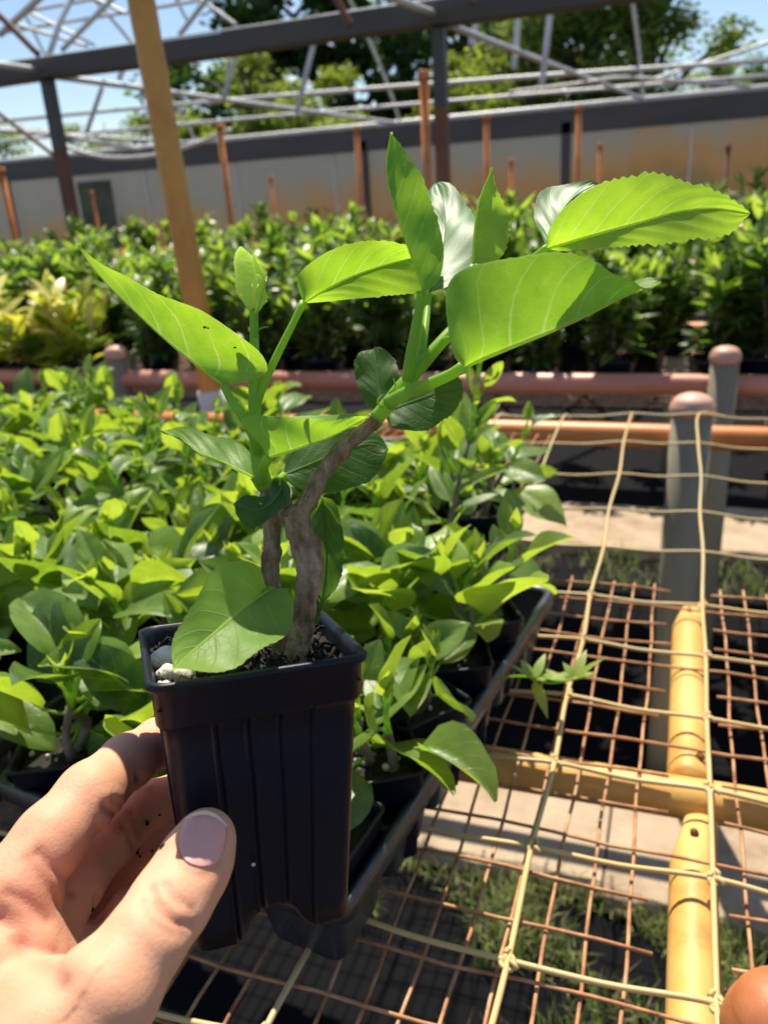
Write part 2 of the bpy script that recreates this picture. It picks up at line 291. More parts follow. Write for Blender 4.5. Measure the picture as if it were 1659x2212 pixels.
def grass(boxes, n_, name, label):
    m_ = MB()
    for _ in range(n_):
        x0, x1, y0, y1 = boxes[RNG.integers(len(boxes))]; x, y = RNG.uniform(x0, x1), RNG.uniform(y0, y1)
        if math.sin(x * 17 + 2 * math.sin(y * 11)) * math.sin(y * 19) < -.05: continue
        h = RNG.uniform(.02, .08); a = RNG.uniform(0, 6.28); w = RNG.uniform(.0007, .0021); le = RNG.uniform(.01, .06); b_ = np.array([x, y, .006])
        d = np.array([math.cos(a), math.sin(a), 0]); p = np.array([-d[1], d[0], 0]) * w
        m_.add([b_ - p, b_ + p, b_ + d * le * .4 + [0, 0, h * .7] + p * .7, b_ + d * le * .4 + [0, 0, h * .7] - p * .7, b_ + d * le + [0, 0, h]], [(0, 1, 2, 3), (3, 2, 4)], tone=RNG.uniform(0, 1))
    o = m_.build(name, M['grass'], smooth=False); tag(o, label, 'grass', kind='stuff')
grass([(-.26, .6, .74, 1.18), (-.26, .6, .74, 1.18), (-.5, .2, 1.02, 1.19), (-.9, .8, 2.5, 2.78)], 6500, 'grass', 'weedy grass and dry straw beside the concrete slabs under the wire bench')

# ------------------------------------------------------------------ near bench: pipes, posts, rusty mesh
def dome_cap(m_, x, y, z, r, h):
    prof = [(r * 1.0, -.012), (r * 1.09, -.010), (r * 1.13, -.002), (r * 1.06, .007)] + [(r * 1.0 * math.cos(t_), .008 + h * math.sin(t_)) for t_ in np.linspace(.12, math.pi / 2 - .02, 10)]
    k = 28; V_ = [(x + q * math.cos(2 * math.pi * j / k), y + q * math.sin(2 * math.pi * j / k), z + w) for q, w in prof for j in range(k)]
    m_.add(V_, [(i * k + j, i * k + (j + 1) % k, (i + 1) * k + (j + 1) % k, (i + 1) * k + j) for i in range(len(prof) - 1) for j in range(k)] + [tuple((len(prof) - 1) * k + j for j in range(k))])
def post(parent, x, y, z1, r, capm='cap'):
    m_ = MB(); m_.tube([(x, y, 0), (x, y, z1 * .5), (x, y, z1)], r, 24); p = m_.build('post', M['grey_post'], parent)
    m_ = MB(); dome_cap(m_, x, y, z1, r, r * (.56 if capm == 'cap' else .8)); m_.build('post_cap', M[capm], p); return p
B1 = thing('plant_bench', 'near plant bench of orange and yellow pipes with rusty wire mesh top', 'bench')
def pipe(parent, name, a, b_, r, mat_, sag=0, n_=24, sides=18):
    m_ = MB(); a, b_ = np.array(a, float), np.array(b_, float); t_ = np.linspace(0, 1, n_)[:, None]
    P = a + (b_ - a) * t_ - np.array([0, 0, 1]) * sag * 4 * t_ * (1 - t_)
    m_.tube(P, r * (1 + .012 * np.sin(np.linspace(0, 30, n_))), sides); return m_.build(name, M[mat_], parent)
pipe(B1, 'rail', (-2.6, 1.60, .785), (.9, 1.645, .788), .0245, 'rust_orange')
pipe(B1, 'rail', (-2.6, .535, .783), (.9, .585, .783), .0172, 'yellow_pipe')
def slanted(parent, x, y0, y1, z, r):                     # pipe whose far end is cut and flattened
    m_ = MB(); k = 22; V_ = []; fr = []
    ys = np.linspace(y0, y1, 26)
    for i, y in enumerate(ys):
        t_ = max(0, (y - (y1 - .05)) / .05); hz = 1 - .55 * t_; wx = 1 - .25 * t_
        for j in range(k):
            a = 2 * math.pi * j / k; V_.append((x + r * wx * math.cos(a) + .006 * t_, y, z + r * hz * math.sin(a)))
    m_.add(V_, [(i * k + j, (i + 1) * k + j, (i + 1) * k + (j + 1) % k, i * k + (j + 1) % k) for i in range(len(ys) - 1) for j in range(k)] + [tuple(range(k)), tuple((len(ys) - 1) * k + j for j in range(k))[::-1]])
    o = m_.build('support_pipe', M['yellow_pipe'], parent)
    m_ = MB(); m_.blob((x, y1 - .03, z + r * .86), .0035, 0, .05); m_.build('bolt', M['rust_post'], o)
    m_ = MB(); m_.blob((x + .008, y0 + .02, z + r * .95), .004, 0, .05); m_.build('bolt', M['rust_post'], o); return o
slanted(B1, .034, .586, .905, .784, .0175)
slanted(B1, .037, .1, .547, .784, .0164)
post(B1, .036, 1.59, .857, .0375)
P4 = onz(1694, 2215, .84)
post(B1, P4[0], P4[1], .835, .0275, 'cap_near')
post(B1, -2.0, 1.56, .857, .0375)
m_ = MB()
zt = .803
def wob(a, s_): return .0010 * math.sin(a * 19 + s_ * 5) + .0005 * math.sin(a * 61 + s_ * 11)
xsL = list(np.arange(-1.9, .0, .0243)) + list(np.arange(.068, .62, .0243))
for i, x in enumerate(xsL):
    y1 = .925 + .012 * math.sin(i * 3.1) if x > -.2 else 1.56
    ys = np.linspace(-.05, y1, 44); m_.tube([(x + wob(y, i), y, zt + .0012 * math.sin(y * 31 + i)) for y in ys], .00132, 6)
for k_, y in enumerate(np.arange(-.03, 1.56, .0425)):
    for (a, b_) in (((-1.9, .62),) if y < .93 and k_ % 3 == 0 else ((-1.9, .013 + .006 * math.sin(k_ * 5)), (.057, .62)) if y < .93 else ((-1.9, -.25),)):
        xs_ = np.linspace(a, b_, 60); m_.tube([(x, y + wob(x, k_) * 1.3, zt + .0031 + .0012 * math.sin(x * 37 + k_)) for x in xs_], .00132, 6)
m_.build('wire_mesh', M['wire'], B1)
# twine netting above the mesh: knotted cords, sagging towards the far rail
NT = thing('twine_net', 'yellowed knotted twine netting stretched over the near bench', 'netting')
cordsX = [-.555, -.435, -.315, -.193, -.0725, .047, .167, .287, .407]
rowsY = [.168, .265, .360, .454, .547, .645, .752, .857, .985, 1.10, 1.225, 1.36, 1.50]
def net_p(i, j):
    x, y = cordsX[i], rowsY[j]; rise = .012 + .05 * max(0, (y - .85) / .75) ** 1.3 + .012 * math.exp(-((x - .02) / .14) ** 2) * max(0, (y - .8) / .6)
    return np.array([x + .0018 * math.sin(i * 7 + j * 3) - .008 * max(0, y - 1) * (1 if i > 4 else -1) * .5, y + .0035 * math.sin(i * 2.3 + j), .803 + rise])
m_ = MB()
for i in range(len(cordsX)):
    P = [net_p(i, j) for j in range(len(rowsY))]; e = np.array([cordsX[i] + (.0 if i != 5 else .052), 1.612, .825 if i != 5 else .835]); P.append(e)
    m_.tube(cat(P, 90), .0021, 8)
for j in range(len(rowsY)):
    P = []
    for i in range(len(cordsX)):
        P.append(net_p(i, j))
        if i < len(cordsX) - 1:
            q = (net_p(i, j) + net_p(i + 1, j)) / 2; q[2] -= .003; P.append(q)
    m_.tube(cat(P, 90), .0019, 8)
m_.build('cords', M['net'], NT)
for i in range(1, len(cordsX) - 1):
    for j in range(len(rowsY)):
        m_ = MB()
        if rowsY[j] > .9: m_.blob(net_p(i, j), (.0030, .0026, .0026), 0, .1); m_.build('knot', M['net'], NT); continue
        c_ = net_p(i, j)
        for q in range(2):
            th = np.linspace(0, 2 * math.pi, 14); a0 = RNG.uniform(0, 3)
            m_.tube([c_ + .0045 * np.array([math.cos(t_) * math.cos(a0) * .9, math.sin(t_), .6 * math.cos(t_) * math.sin(a0) + .3 * math.sin(2 * t_)]) + [0, (q - .5) * .004, 0] for t_ in th], .0017, 6)
        m_.tube([c_, c_ + [.004, -.004, .004], c_ + [.007, -.006, .002]], .0016, 6); m_.build('knot', M['net'], NT)

# ------------------------------------------------------------------ bench behind the aisle
B2 = thing('plant_bench', 'second plant bench with red oxide front rail under the shrub rows', 'bench', group=None)
pipe(B2, 'rail', (-5, 1.94, .805), (1.6, 2.03, .810), .026, 'rust_red', n_=40)
pipe(B2, 'rail', (-5, 2.80, .80), (1.6, 2.88, .80), .03, 'rust_orange', n_=30)
post(B2, .105, 1.955, .885, .031); post(B2, -1.56, 1.985, .882, .031)
for xx in (-3.4, 1.3): post(B2, xx, 1.99, .76, .04)
m_ = MB()
for x in np.arange(-4.8, 1.6, .05): m_.tube([(x, 1.98, .755), (x, 2.85, .755)], .002, 5)
for y in np.arange(2.0, 2.86, .05): m_.tube([(-4.8, y, .758), (1.6, y, .758)], .002, 5)
m_.build('wire_mesh', M['wire'], B2)
B3 = thing('plant_bench', 'third plant bench with orange rails farther back carrying the taller shrub rows', 'bench')
for y, mt in ((3.62, 'rust_orange'), (5.35, 'rust_red')):
    pipe(B3, 'rail', (-8, y - .1, .79), (3, y + .05, .79), .035, mt, n_=40)
for x in np.arange(-7, 3, 1.4): post(B3, x, 3.66, .76, .035)
B4 = thing('plant_bench', 'farthest plant bench with orange rails near the plastic wall', 'bench')
for y, z in ((6.0, .95), (6.8, .95)): pipe(B4, 'rail', (-9, y - .1, z), (4, y + .05, z), .04, 'rust_orange', n_=30)
for x in np.arange(-8.2, 4, 1.6): post(B4, x, 6.05, .92, .035)

# ------------------------------------------------------------------ greenhouse frame and side wall
GH = thing('greenhouse_frame', 'galvanised greenhouse frame with grey gutter beam, posts and roof tubes, uncovered', 'greenhouse frame')
YG, ZG = 4.5, 2.115; YE, ZE = 9.0, 2.03
m_ = MB()                                            # gutter: open C-shaped channel
prof = [(-.075, .052), (-.06, .054), (-.045, -.03), (.06, -.03), (.075, .054), (.09, .052), (.075, -.046), (-.06, -.046)]
for (xa, xb) in ((-9, 6),):
    k = len(prof); xs_ = np.linspace(xa, xb, 40); V_ = [(x, YG + a, ZG + b_ + .004 * math.sin(x * 3)) for x in xs_ for a, b_ in prof]
    m_.add(V_, [(i * k + j, (i + 1) * k + j, (i + 1) * k + (j + 1) % k, i * k + (j + 1) % k) for i in range(39) for j in range(k)])
m_.build('gutter_beam', M['gutter'], GH, smooth=False)
m_ = MB(); m_.tube([(x, YG + .085, ZG + .062) for x in np.linspace(-9, 6, 30)], .011, 8); m_.tube([(x, YG - .07, ZG + .058) for x in np.linspace(-9, 6, 30)], .006, 8); m_.build('gutter_lip_highlight', M['galv'], GH)  # pale tubes added over the lips as the beam's sunlit top edge
def sq_post(parent, x, y, z0, z1, r, mat_, name='post'):
    q = MB(); q.box((x - r, y - r, z0), (x + r, y + r, z1)); return q.build(name, M[mat_], parent, smooth=False)
def gtube(a, b_, r, name, mat_='galv', bow=0, parent=None):
    r *= .86
    q = MB(); a, b_ = np.array(a, float), np.array(b_, float); t_ = np.linspace(0, 1, 16)[:, None]
    q.tube(a + (b_ - a) * t_ + np.array([0, 0, 1]) * bow * 4 * t_ * (1 - t_), r, 8); return q.build(name, M[mat_], parent or GH)
PXS = [-6.2, -3.70, -1.24, 1.22, 3.7]                # post / truss stations along the gutter
for x in PXS:
    sq_post(GH, x, YG + .02, 1.70, ZG - .047, .032, 'gutter'); sq_post(GH, x, YG + .02, 0, 1.70, .032, 'rust_post')
    gtube((x, YG + .05, ZG - .02), (x + .78, YE - .2, ZE + .0), .022, 'truss_chord')
    gtube((x, YG - .05, ZG + .0), (x - .78, 0.6, ZE + .15), .022, 'truss_chord')
    if x == -3.70: gtube((x - .03, YG + .05, 1.62), (x - .65, YG + .02, ZG - .02), .016, 'brace', 'rust_post')
# arched hoops of the two bays, with webs to the chord
def hoop(x0, dx, ya, yb, za, zb, rise, r=.02):
    q = MB(); t_ = np.linspace(0, 1, 30); P = np.array([(x0 + dx * a, ya + (yb - ya) * a, za + (zb - za) * a + rise * math.sin(math.pi * a) ** .85) for a in t_]); q.tube(P, r, 8); q.build('roof_hoop', M['galv'], GH); return P
for x in PXS:
    hoop(x, .78, YG + .05, YE, ZG + .06, ZE, 1.55, .018)
for y, z, r in ((6.1, 2.98, .02), (7.6, 3.1, .02)): gtube((-9, y, z), (6, y, z), r, 'purlin')
# sagging purlins between gutter and eave, read from their true heights in the bay
gtube(ony(-60, 268, 7.6), ony(1700, 128, 7.6), .022, 'purlin', bow=.03)
gtube(ony(-60, 312, 8.3), ony(1700, 160, 8.3), .02, 'purlin', bow=.02)
q = MB(); q.tube(cat([ony(130, 312, 6.4), ony(190, 333, 6.4), ony(250, 341, 6.4), ony(330, 336, 6.4), ony(420, 312, 6.4), ony(500, 280, 6.4)], 40), .018, 8); q.build('loose_hose', M['dirty_white'], GH)
q = MB(); q.tube(cat([ony(0, 278, 7.0), ony(110, 286, 7.0), ony(220, 310, 7.0), ony(300, 322, 7.0)], 30), .022, 8); q.build('loose_hose', M['dirty_white'], GH)
q = MB(); q.tube(cat([ony(1100, 200, 7), ony(1240, 182, 7), ony(1340, 168, 7), ony(1450, 174, 7), ony(1620, 186, 7)], 30), .014, 8); q.build('loose_hose', M['dirty_white'], GH)
for a, b_, yy in (((0, 75), (92, -10), 4.1), ((135, 108), (250, -10), 5.2), ((388, 76), (455, -12), 5.4), ((0, 42), (190, 100), 6.6), ((55, 25), (215, -4), 6.9), ((50, 20), (98, 118), 7.4), ((55, 22), (205, 98), 7.5), ((210, 0), (275, 30), 6.5), ((378, -8), (408, 50), 6.4), ((435, 0), (512, 55), 6.8), ((1400, 175), (1690, 82), 8.0)):
    gtube(ony(*a, yy), ony(*b_, yy), .017 if yy > 6 else .021, 'roof_brace')
for a, b_, yy in (((-5, 28), (84, 118), 3.9), ((1012, -10), (1022, 8), 4.3), ((722, -10), (758, 56), 4.2)):
    gtube(ony(*a, yy), ony(*b_, yy), .02, 'roof_brace', 'rust_post')
for a, b_, yy in (((514, 96), (483, 216), 5.6), ((682, 80), (640, 244), 5.6), ((1030, 38), (1018, 100), 5.2), ((1120, 24), (1110, 150), 5.8), ((1190, 12), (1170, 186), 5.8), ((222, 186), (188, 286), 6.0), ((276, 128), (258, 172), 5.2)):
    gtube(ony(*a, yy), ony(*b_, yy), .022, 'roof_strut')
# side wall
SWL = thing('side_wall', 'stained translucent plastic side wall with dark eave beam behind the shrubs', 'wall', (0, 9, 0))
def mbp(q, name, mt, parent, smooth=False):
    o = q.build(name, M[mt], parent, smooth); o.matrix_parent_inverse = Matrix.Translation(-Vector(parent.location)); return o
q = MB(); q.box((-14, YE - .06, 1.80), (8, YE + .045, 2.01)); mbp(q, 'eave_beam', 'gutter', SWL)
q = MB(); q.tube([(-14, YE - .03, 2.04), (8, YE - .03, 2.04)], .03, 8); mbp(q, 'eave_tube', 'galv', SWL, True)
q = MB(); nx_, nz_ = 220, 16
V_ = [(x, YE + .05 + .004 * math.sin(x * 7) + .003 * math.sin(x * 23 + z * 2), z) for z in np.linspace(.05, 1.83, nz_) for x in np.linspace(-14, 8, nx_)]
q.add(V_, [(j * nx_ + i, j * nx_ + i + 1, (j + 1) * nx_ + i + 1, (j + 1) * nx_ + i) for j in range(nz_ - 1) for i in range(nx_ - 1)]); mbp(q, 'plastic_sheet', 'sheet', SWL, True)
for x in (-13, -10.6, -8.3, -5.85, -3.35, -1.18, 1.2, 3.6):
    q = MB(); q.box((x - .045, YE - .06, 0), (x + .045, YE + .0, 1.9)); mbp(q, 'wall_post', 'gutter', SWL)
for x in list(np.arange(-12.4, 7.5, 1.24)):
    q = MB(); q.box((x - .009, YE - .0, 0), (x + .009, YE + .03, 1.795)); mbp(q, 'mullion', 'galv', SWL)
m, n, l, b = node_mat('dark_green_curtain'); b.inputs['Base Color'].default_value = (.05, .07, .03, 1); x = noise(n, l, 5); c = ramp(n, [(.3, (.03, .045, .02)), (.7, (.08, .10, .05))]); l.new(x.outputs[0], c.inputs[0]); l.new(c.outputs[0], b.inputs['Base Color']); M['curtain'] = m
q = MB(); a, b2 = ony(168, 400, 8.93), ony(240, 400, 8.93); q.box((a[0], 8.92, .0), (b2[0], 8.94, 1.72)); mbp(q, 'door', 'curtain', SWL)
# irrigation risers
def riser(u0, v0, v1, y, r, mt, label):
    a = ony(u0, v0, y); q = MB(); ztop = a[2]; r *= .66; q.tube([(a[0], y, .0), (a[0] + .004, y, ztop * .5), (a[0], y, ztop)], r, 10); q.tube([(a[0], y, ztop - .012), (a[0], y, ztop + .03)], r * 1.35, 10)
    return tag(q.build('irrigation_riser', M[mt], loc=(a[0], y, 0)), label, 'riser pipe', 'rusty irrigation risers standing among the shrubs')
riser(475, 278, 500, 5.6, .034, 'rust_orange', 'slim orange riser pipe just right of the big leaning ochre pole')
riser(915, 168, 480, 4.1, .033, 'rust_orange', 'tallest orange riser pipe, beside the dark gutter post')
riser(1050, 258, 390, 5.6, .026, 'rust_orange', 'orange riser pipe above the small upright young leaf')
riser(1250, 238, 400, 5.6, .026, 'rust_orange', 'orange riser pipe beside the dark wall post, above the glossy leaf')
riser(770, 282, 470, 5.8, .027, 'rust_orange', 'orange riser pipe left of the tall upright pointed leaf')
riser(3, 372, 540, 5.0, .036, 'rust_orange', 'orange riser pipe at the left edge of the picture')
for k, (u, v, lb) in enumerate(((585, 388, 'short thin rusty riser midway between the two orange risers left of centre'), (1104, 352, 'short thin rusty riser right of the young upright leaf'), (1296, 318, 'short thin rusty riser just right of the dark wall post'), (1572, 322, 'short rusty riser above the tip of the big serrated leaf'), (200, 420, 'short rusty riser in front of the dark green door'), (720, 470, 'very short rusty stub rising out of the shrub tops'))):
    riser(u, v, 0, 6.2, .02, 'rust_post' if k == 3 else 'rust_orange', lb)
# the big ochre pole with its white sleeve
PO = thing('ochre_pole', 'tall ochre painted pole rising from a white sleeve behind the left plants', 'pole', (-1.10, 1.78, 0))
a, b_ = ony(468, 905, 1.80), ony(292, -75, 1.80)
def pseg(t_): return a + (b_ - a) * t_
q = MB(); P = [pseg(t_) for t_ in np.linspace(.02, 1.15, 40)]; q.tube(P, .031 + .0006 * np.sin(np.arange(40) * 1.7), 22); o = q.build('shaft', M['riser_pole'], PO); o.matrix_parent_inverse = Matrix.Translation(-Vector(PO.location))
q = MB(); q.tube([pseg(.075) - np.array([0, 0, .0]), pseg(.02), pseg(-.04), np.array([-1.115, 1.79, 0])], .037, 22); o = q.build('sleeve', M['dirty_white'], PO); o.matrix_parent_inverse = Matrix.Translation(-Vector(PO.location))

# ------------------------------------------------------------------ foliage builders
def leaf(m_, base, d, up, L, Wd, fold=.35, curl=.25, ns=8, nt=3, tone=.5, teeth=0, shape=(.36, .9), cup=.1, wave=0):
    """one leaf blade: two halves folded along the midrib; d = direction, up = normal"""
    d = np.asarray(d, float); d /= np.linalg.norm(d); up = np.asarray(up, float); sd_ = np.cross(d, up); sd_ /= np.linalg.norm(sd_) + 1e-9; up = np.cross(sd_, d)
    s_ = np.linspace(0, 1, ns + 1); peak, pw = shape
    a_ = math.log(.5) / math.log(peak); w = np.sin(math.pi * s_ ** a_) ** pw * (1 - .25 * s_ ** 3); w[0] = .02; w[-1] = .01
    V_ = []; U_ = []
    cols = [(-t_, t_) for t_ in np.linspace(1, 0, nt + 1)[:-1]] + [(0, 0)] + [(t_, t_) for t_ in np.linspace(0, 1, nt + 1)[1:]]
    ph = RNG.uniform(0, 6.28)
    for i, si in enumerate(s_):
        ang = curl * si; c0 = base + L * (d * (math.sin(ang) / (curl + 1e-6) if abs(curl) > 1e-3 else si) - up * ((1 - math.cos(ang)) / (curl + 1e-6) if abs(curl) > 1e-3 else 0))
        nn = up * math.cos(ang) + d * math.sin(ang)
        for sg, t_ in cols:
            ww = Wd * .5 * w[i] * sg
            if teeth and t_ == 1: ww *= 1 + .09 * ((si * teeth) % 1 - .5)
            hgt_ = abs(ww) * math.tan(fold) - cup * Wd * t_ * t_ * w[i] + wave * Wd * t_ * math.sin(si * 9 + ph + sg)
            V_.append(c0 + sd_ * ww * math.cos(fold * .5) + nn * hgt_); U_.append((si, t_))
    k = len(cols)
    m_.add(V_, [(i * k + j, (i + 1) * k + j, (i + 1) * k + j + 1, i * k + j + 1) for i in range(ns) for j in range(k - 1)], U_, tone)
def rounded_square(hw, r, n_side=8, n_c=4):
    """outline points (x, y, face coordinate -1..1, face index or -1 on a corner)"""
    P = []
    for q in range(4):
        a = q * math.pi / 2; c_, s2 = math.cos(a), math.sin(a)
        for x in np.linspace(-hw + r, hw - r, n_side, endpoint=False): P.append((x * c_ + hw * s2, x * s2 - hw * c_, x / hw, q))
        cx_, cy_ = (hw - r), -(hw - r)
        for k in range(n_c):
            t_ = -math.pi / 2 + math.pi / 2 * k / n_c; x, y = cx_ + r * math.cos(t_), cy_ + r * math.sin(t_); P.append((x * c_ - y * s2, x * s2 + y * c_, 2., -1))
    return P
def pot_mesh(m_, Wt, Wb, h, n_side=10, n_c=4, rib=True, band=.016, th=.0016, foot=.005):
    levels = []
    hw = Wt / 2
    lv = [(0, hw - .0004, 0), (-.0006, hw + .0005, 0), (-.0024, hw + .0003, 0), (-.004, hw - .0012, 0), (-band + .001, hw - .0016, 0), (-band, hw - .0022, 0), (-band - .0012, hw - .0034, 1)]
    for t_ in np.linspace(.08, 1, 9): lv.append((-band - .0012 - (h - band - .0012) * t_, (hw - .0034) + (Wb / 2 - hw + .0034) * t_, 1))
    N0 = None; rows = []
    for z, w, rb in lv:
        row = []
        for (x, y, fx, fi) in rounded_square(1., .16, n_side, n_c):
            off = 0
            if rb and rib and fi >= 0:
                for c0 in (-.48, -.16, .16, .48):
                    for e_ in (-.032, .032): off += .0009 * math.exp(-((fx - c0 - e_) / .017) ** 2)
                    off -= .0006 * math.exp(-((fx - c0) / .017) ** 2)
            zz = z
            k = w + off * (1 if fi >= 0 else 0)
            t_ = max(0, (-z - h * .86) / (h * .14))
            if fi >= 0 and foot: zz = z + t_ * foot * (1.6 * math.exp(-(fx / .38) ** 4)) 
            row.append((x * k, y * k, zz))
        rows.append(row)
    last = [(x * .93, y * .93, z - .0012) for x, y, z in rows[-1]]; rows.append(last); rows.append([(x * .4, y * .4, -h + foot) for x, y, z in last])
    n_ = len(rows[0]); inner = []
    for z, w in ((-.0002, hw - .0016), (-.003, hw - .0026), (-.02, hw - .0045)):
        inner.append([(x * w, y * w, z) for (x, y, fx, fi) in rounded_square(1., .16, n_side, n_c)])
    allr = inner[::-1] + rows; V_ = [p for r_ in allr for p in r_]
    m_.add(V_, [(i * n_ + j, (i + 1) * n_ + j, (i + 1) * n_ + (j + 1) % n_, i * n_ + (j + 1) % n_) for i in range(len(allr) - 1) for j in range(n_)] + [tuple((len(allr) - 1) * n_ + j for j in range(n_))])
def soil_mesh(m_, w, z, n_=14, amp=.002):
    V_ = []
    for j in range(n_):
        for i in range(n_):
            x, y = (i / (n_ - 1) * 2 - 1) * w, (j / (n_ - 1) * 2 - 1) * w; e_ = min(w - abs(x), w - abs(y)); V_.append((x, y, z + (RNG.uniform(-amp, amp) if e_ > 0 else -amp)))
    m_.add(V_, [(j * n_ + i, j * n_ + i + 1, (j + 1) * n_ + i + 1, (j + 1) * n_ + i) for j in range(n_ - 1) for i in range(n_ - 1)])
MESH_POT = None
def make_plant(seed, h, nleaf, Lr, label_cat='potted hibiscus', tall=False):
    """a hibiscus cutting in a square black pot: origin at the pot's rim centre"""
    global RNG; keep = RNG; RNG = np.random.default_rng(seed); rn = RNG
    t = thing('hibiscus_plant', 'x', 'potted plant')
    q = MB(); pot_mesh(q, .066, .05, .078, 6, 3, rib=False); q.build('pot', M['pot'], t)
    q = MB(); soil_mesh(q, .0305, -.011, 10); so = q.build('soil', M['soil'], t)
    q = MB()
    for _ in range(9): q.blob((rn.uniform(-.026, .026), rn.uniform(-.026, .026), -.009), rn.uniform(.0012, .0028), 0, .2)
    tag(q.build('perlite', M['perlite'], so), kind='stuff')
    st = MB(); fo = MB(); ns_ = 1 if tall else rn.integers(2, 4)
    for k in range(ns_):
        b0 = np.array([rn.uniform(-.014, .014), rn.uniform(-.014, .014), -.013]); lean = np.array([rn.normal(0, .22), rn.normal(0, .22), 1]); hh = h * rn.uniform(.75, 1.1)
        P = cat([b0, b0 + lean * hh * .35 + rn.normal(0, .004, 3), b0 + lean * hh * .7 + rn.normal(0, .005, 3), b0 + lean * hh], 14)
        st.cur = 0; st.tube(P[:9], np.linspace(.0034, .0022, 9), 7, wob=.06)
        st.cur = 1; st.tube(P[8:], np.linspace(.0021, .0012, 6), 7)
        nl = max(4, nleaf // ns_); a0 = rn.uniform(0, 6.28)
        for j in range(nl):
            f_ = (j + .5) / nl; i_ = int((.22 + .78 * f_) * 13); c_ = P[min(i_, 13)]
            a = a0 + j * 2.4 + rn.normal(0, .3); el = (.05 + .9 * f_ ** 1.5 + rn.normal(0, .22)) if not tall else .55 + .5 * f_ + rn.normal(0, .12)
            dr = np.array([math.cos(a) * math.cos(el), math.sin(a) * math.cos(el), math.sin(el)]); pl = rn.uniform(.008, .028) * (1 - .5 * f_); e_ = c_ + dr * pl + np.array([0, 0, .004])
            st.cur = 1; st.tube([c_, c_ + dr * pl * .5 + np.array([0, 0, .001]), e_], .0010, 5)
            L = rn.uniform(*Lr) * (1 - .62 * f_ ** 2.2); d2 = dr + np.array([0, 0, rn.uniform(-.3, .45) if not tall else .1]) + rn.normal(0, .12, 3); up = np.array([0, 0, 1]) + rn.normal(0, .38, 3) - dr * .2
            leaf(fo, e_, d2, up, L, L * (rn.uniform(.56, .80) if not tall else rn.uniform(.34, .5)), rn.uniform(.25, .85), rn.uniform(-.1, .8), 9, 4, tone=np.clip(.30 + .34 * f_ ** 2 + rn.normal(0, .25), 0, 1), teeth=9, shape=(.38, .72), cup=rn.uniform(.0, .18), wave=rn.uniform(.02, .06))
        if tall or rn.random() < .8:
            for j in range(4):
                a = rn.uniform(0, 6.28); leaf(fo, P[-1], (math.cos(a) * .5, math.sin(a) * .5, 1), (-math.cos(a), -math.sin(a), .5), rn.uniform(.012, .026), rn.uniform(.007, .013), .5, -.2, 6, 2, tone=.75)
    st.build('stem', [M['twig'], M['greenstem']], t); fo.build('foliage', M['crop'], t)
    RNG = keep; return t

# ------------------------------------------------------------------ trays and the plants in them
PITCH = .0725; ZR = .872
def make_tray(nc, nr):
    t = thing('plant_tray', 'x', 'tray'); q = MB(); Wx, Ly = nc * PITCH, nr * PITCH
    def lipring(m_, hx, hy, cx_, cy_, z, r, w, hgt_):
        P = []
        for (sx_, sy_, a0) in ((1, -1, -90), (1, 1, 0), (-1, 1, 90), (-1, -1, 180)):
            for k in range(6):
                a = rad(a0 + 18 * k); P.append((cx_ + sx_ * (hx - r) + r * math.cos(a), cy_ + sy_ * (hy - r) + r * math.sin(a), math.cos(a), math.sin(a)))
        prof = [(-w, -hgt_ * .3), (-w, 0), (-w * .6, .0022), (-w * .2, .003), (0, .001), (.0012, -.003), (.0012, -hgt_), (-.001, -hgt_), (-.0015, -.004)]
        k = len(prof); V_ = [(x + nx__ * a, y + ny__ * a, z + b__) for (x, y, nx__, ny__) in P for a, b__ in prof]; n_ = len(P)
        m_.add(V_, [(i * k + j, ((i + 1) % n_) * k + j, ((i + 1) % n_) * k + (j + 1) % k, i * k + (j + 1) % k) for i in range(n_) for j in range(k)])
    lipring(q, Wx / 2 + .004, Ly / 2 + .004, 0, 0, 0, .016, .008, .011); q.build('rim', M['tray'], t)
    q = MB()
    for i in range(1, nc): x = -Wx / 2 + i * PITCH; q.box((x - .0025, -Ly / 2, -.006), (x + .0025, Ly / 2, -.0035))
    for j in range(1, nr): y = -Ly / 2 + j * PITCH; q.box((-Wx / 2, y - .0025, -.0058), (Wx / 2, y + .0025, -.0033))
    q.build('web', M['tray'], t, smooth=False)
    for i in range(nc):
        for j in range(nr):
            if 0 < i < nc - 1 and 0 < j < nr - 1: continue
            q = MB(); x, y = -Wx / 2 + (i + .5) * PITCH, -Ly / 2 + (j + .5) * PITCH; rows = []
            for z, w in ((-.004, .0348), (-.012, .0338), (-.058, .0262), (-.0605, .0245)): rows.append([(x + a * w, y + b__ * w, z) for (a, b__, _, _) in rounded_square(1., .3, 5, 4)])
            n_ = len(rows[0]); V_ = [p for r_ in rows for p in r_]
            q.add(V_, [(r_ * n_ + k, (r_ + 1) * n_ + k, (r_ + 1) * n_ + (k + 1) % n_, r_ * n_ + (k + 1) % n_) for r_ in range(3) for k in range(n_)] + [tuple(3 * n_ + k for k in range(n_))]); q.build('pocket', M['tray'], t)
    return t
tray0 = make_tray(4, 6); trayS = make_tray(4, 3)
ANG = -math.atan2(.056, .43)
trays = []   # (centre x, centre y, angle, label words, short place)
u_ = np.array([math.cos(ANG), math.sin(ANG)]); w_ = np.array([-math.sin(ANG), math.cos(ANG)])
c1 = np.array([-.157, .31]) - u_ * (2 * PITCH + .004) + w_ * (3 * PITCH + .004)
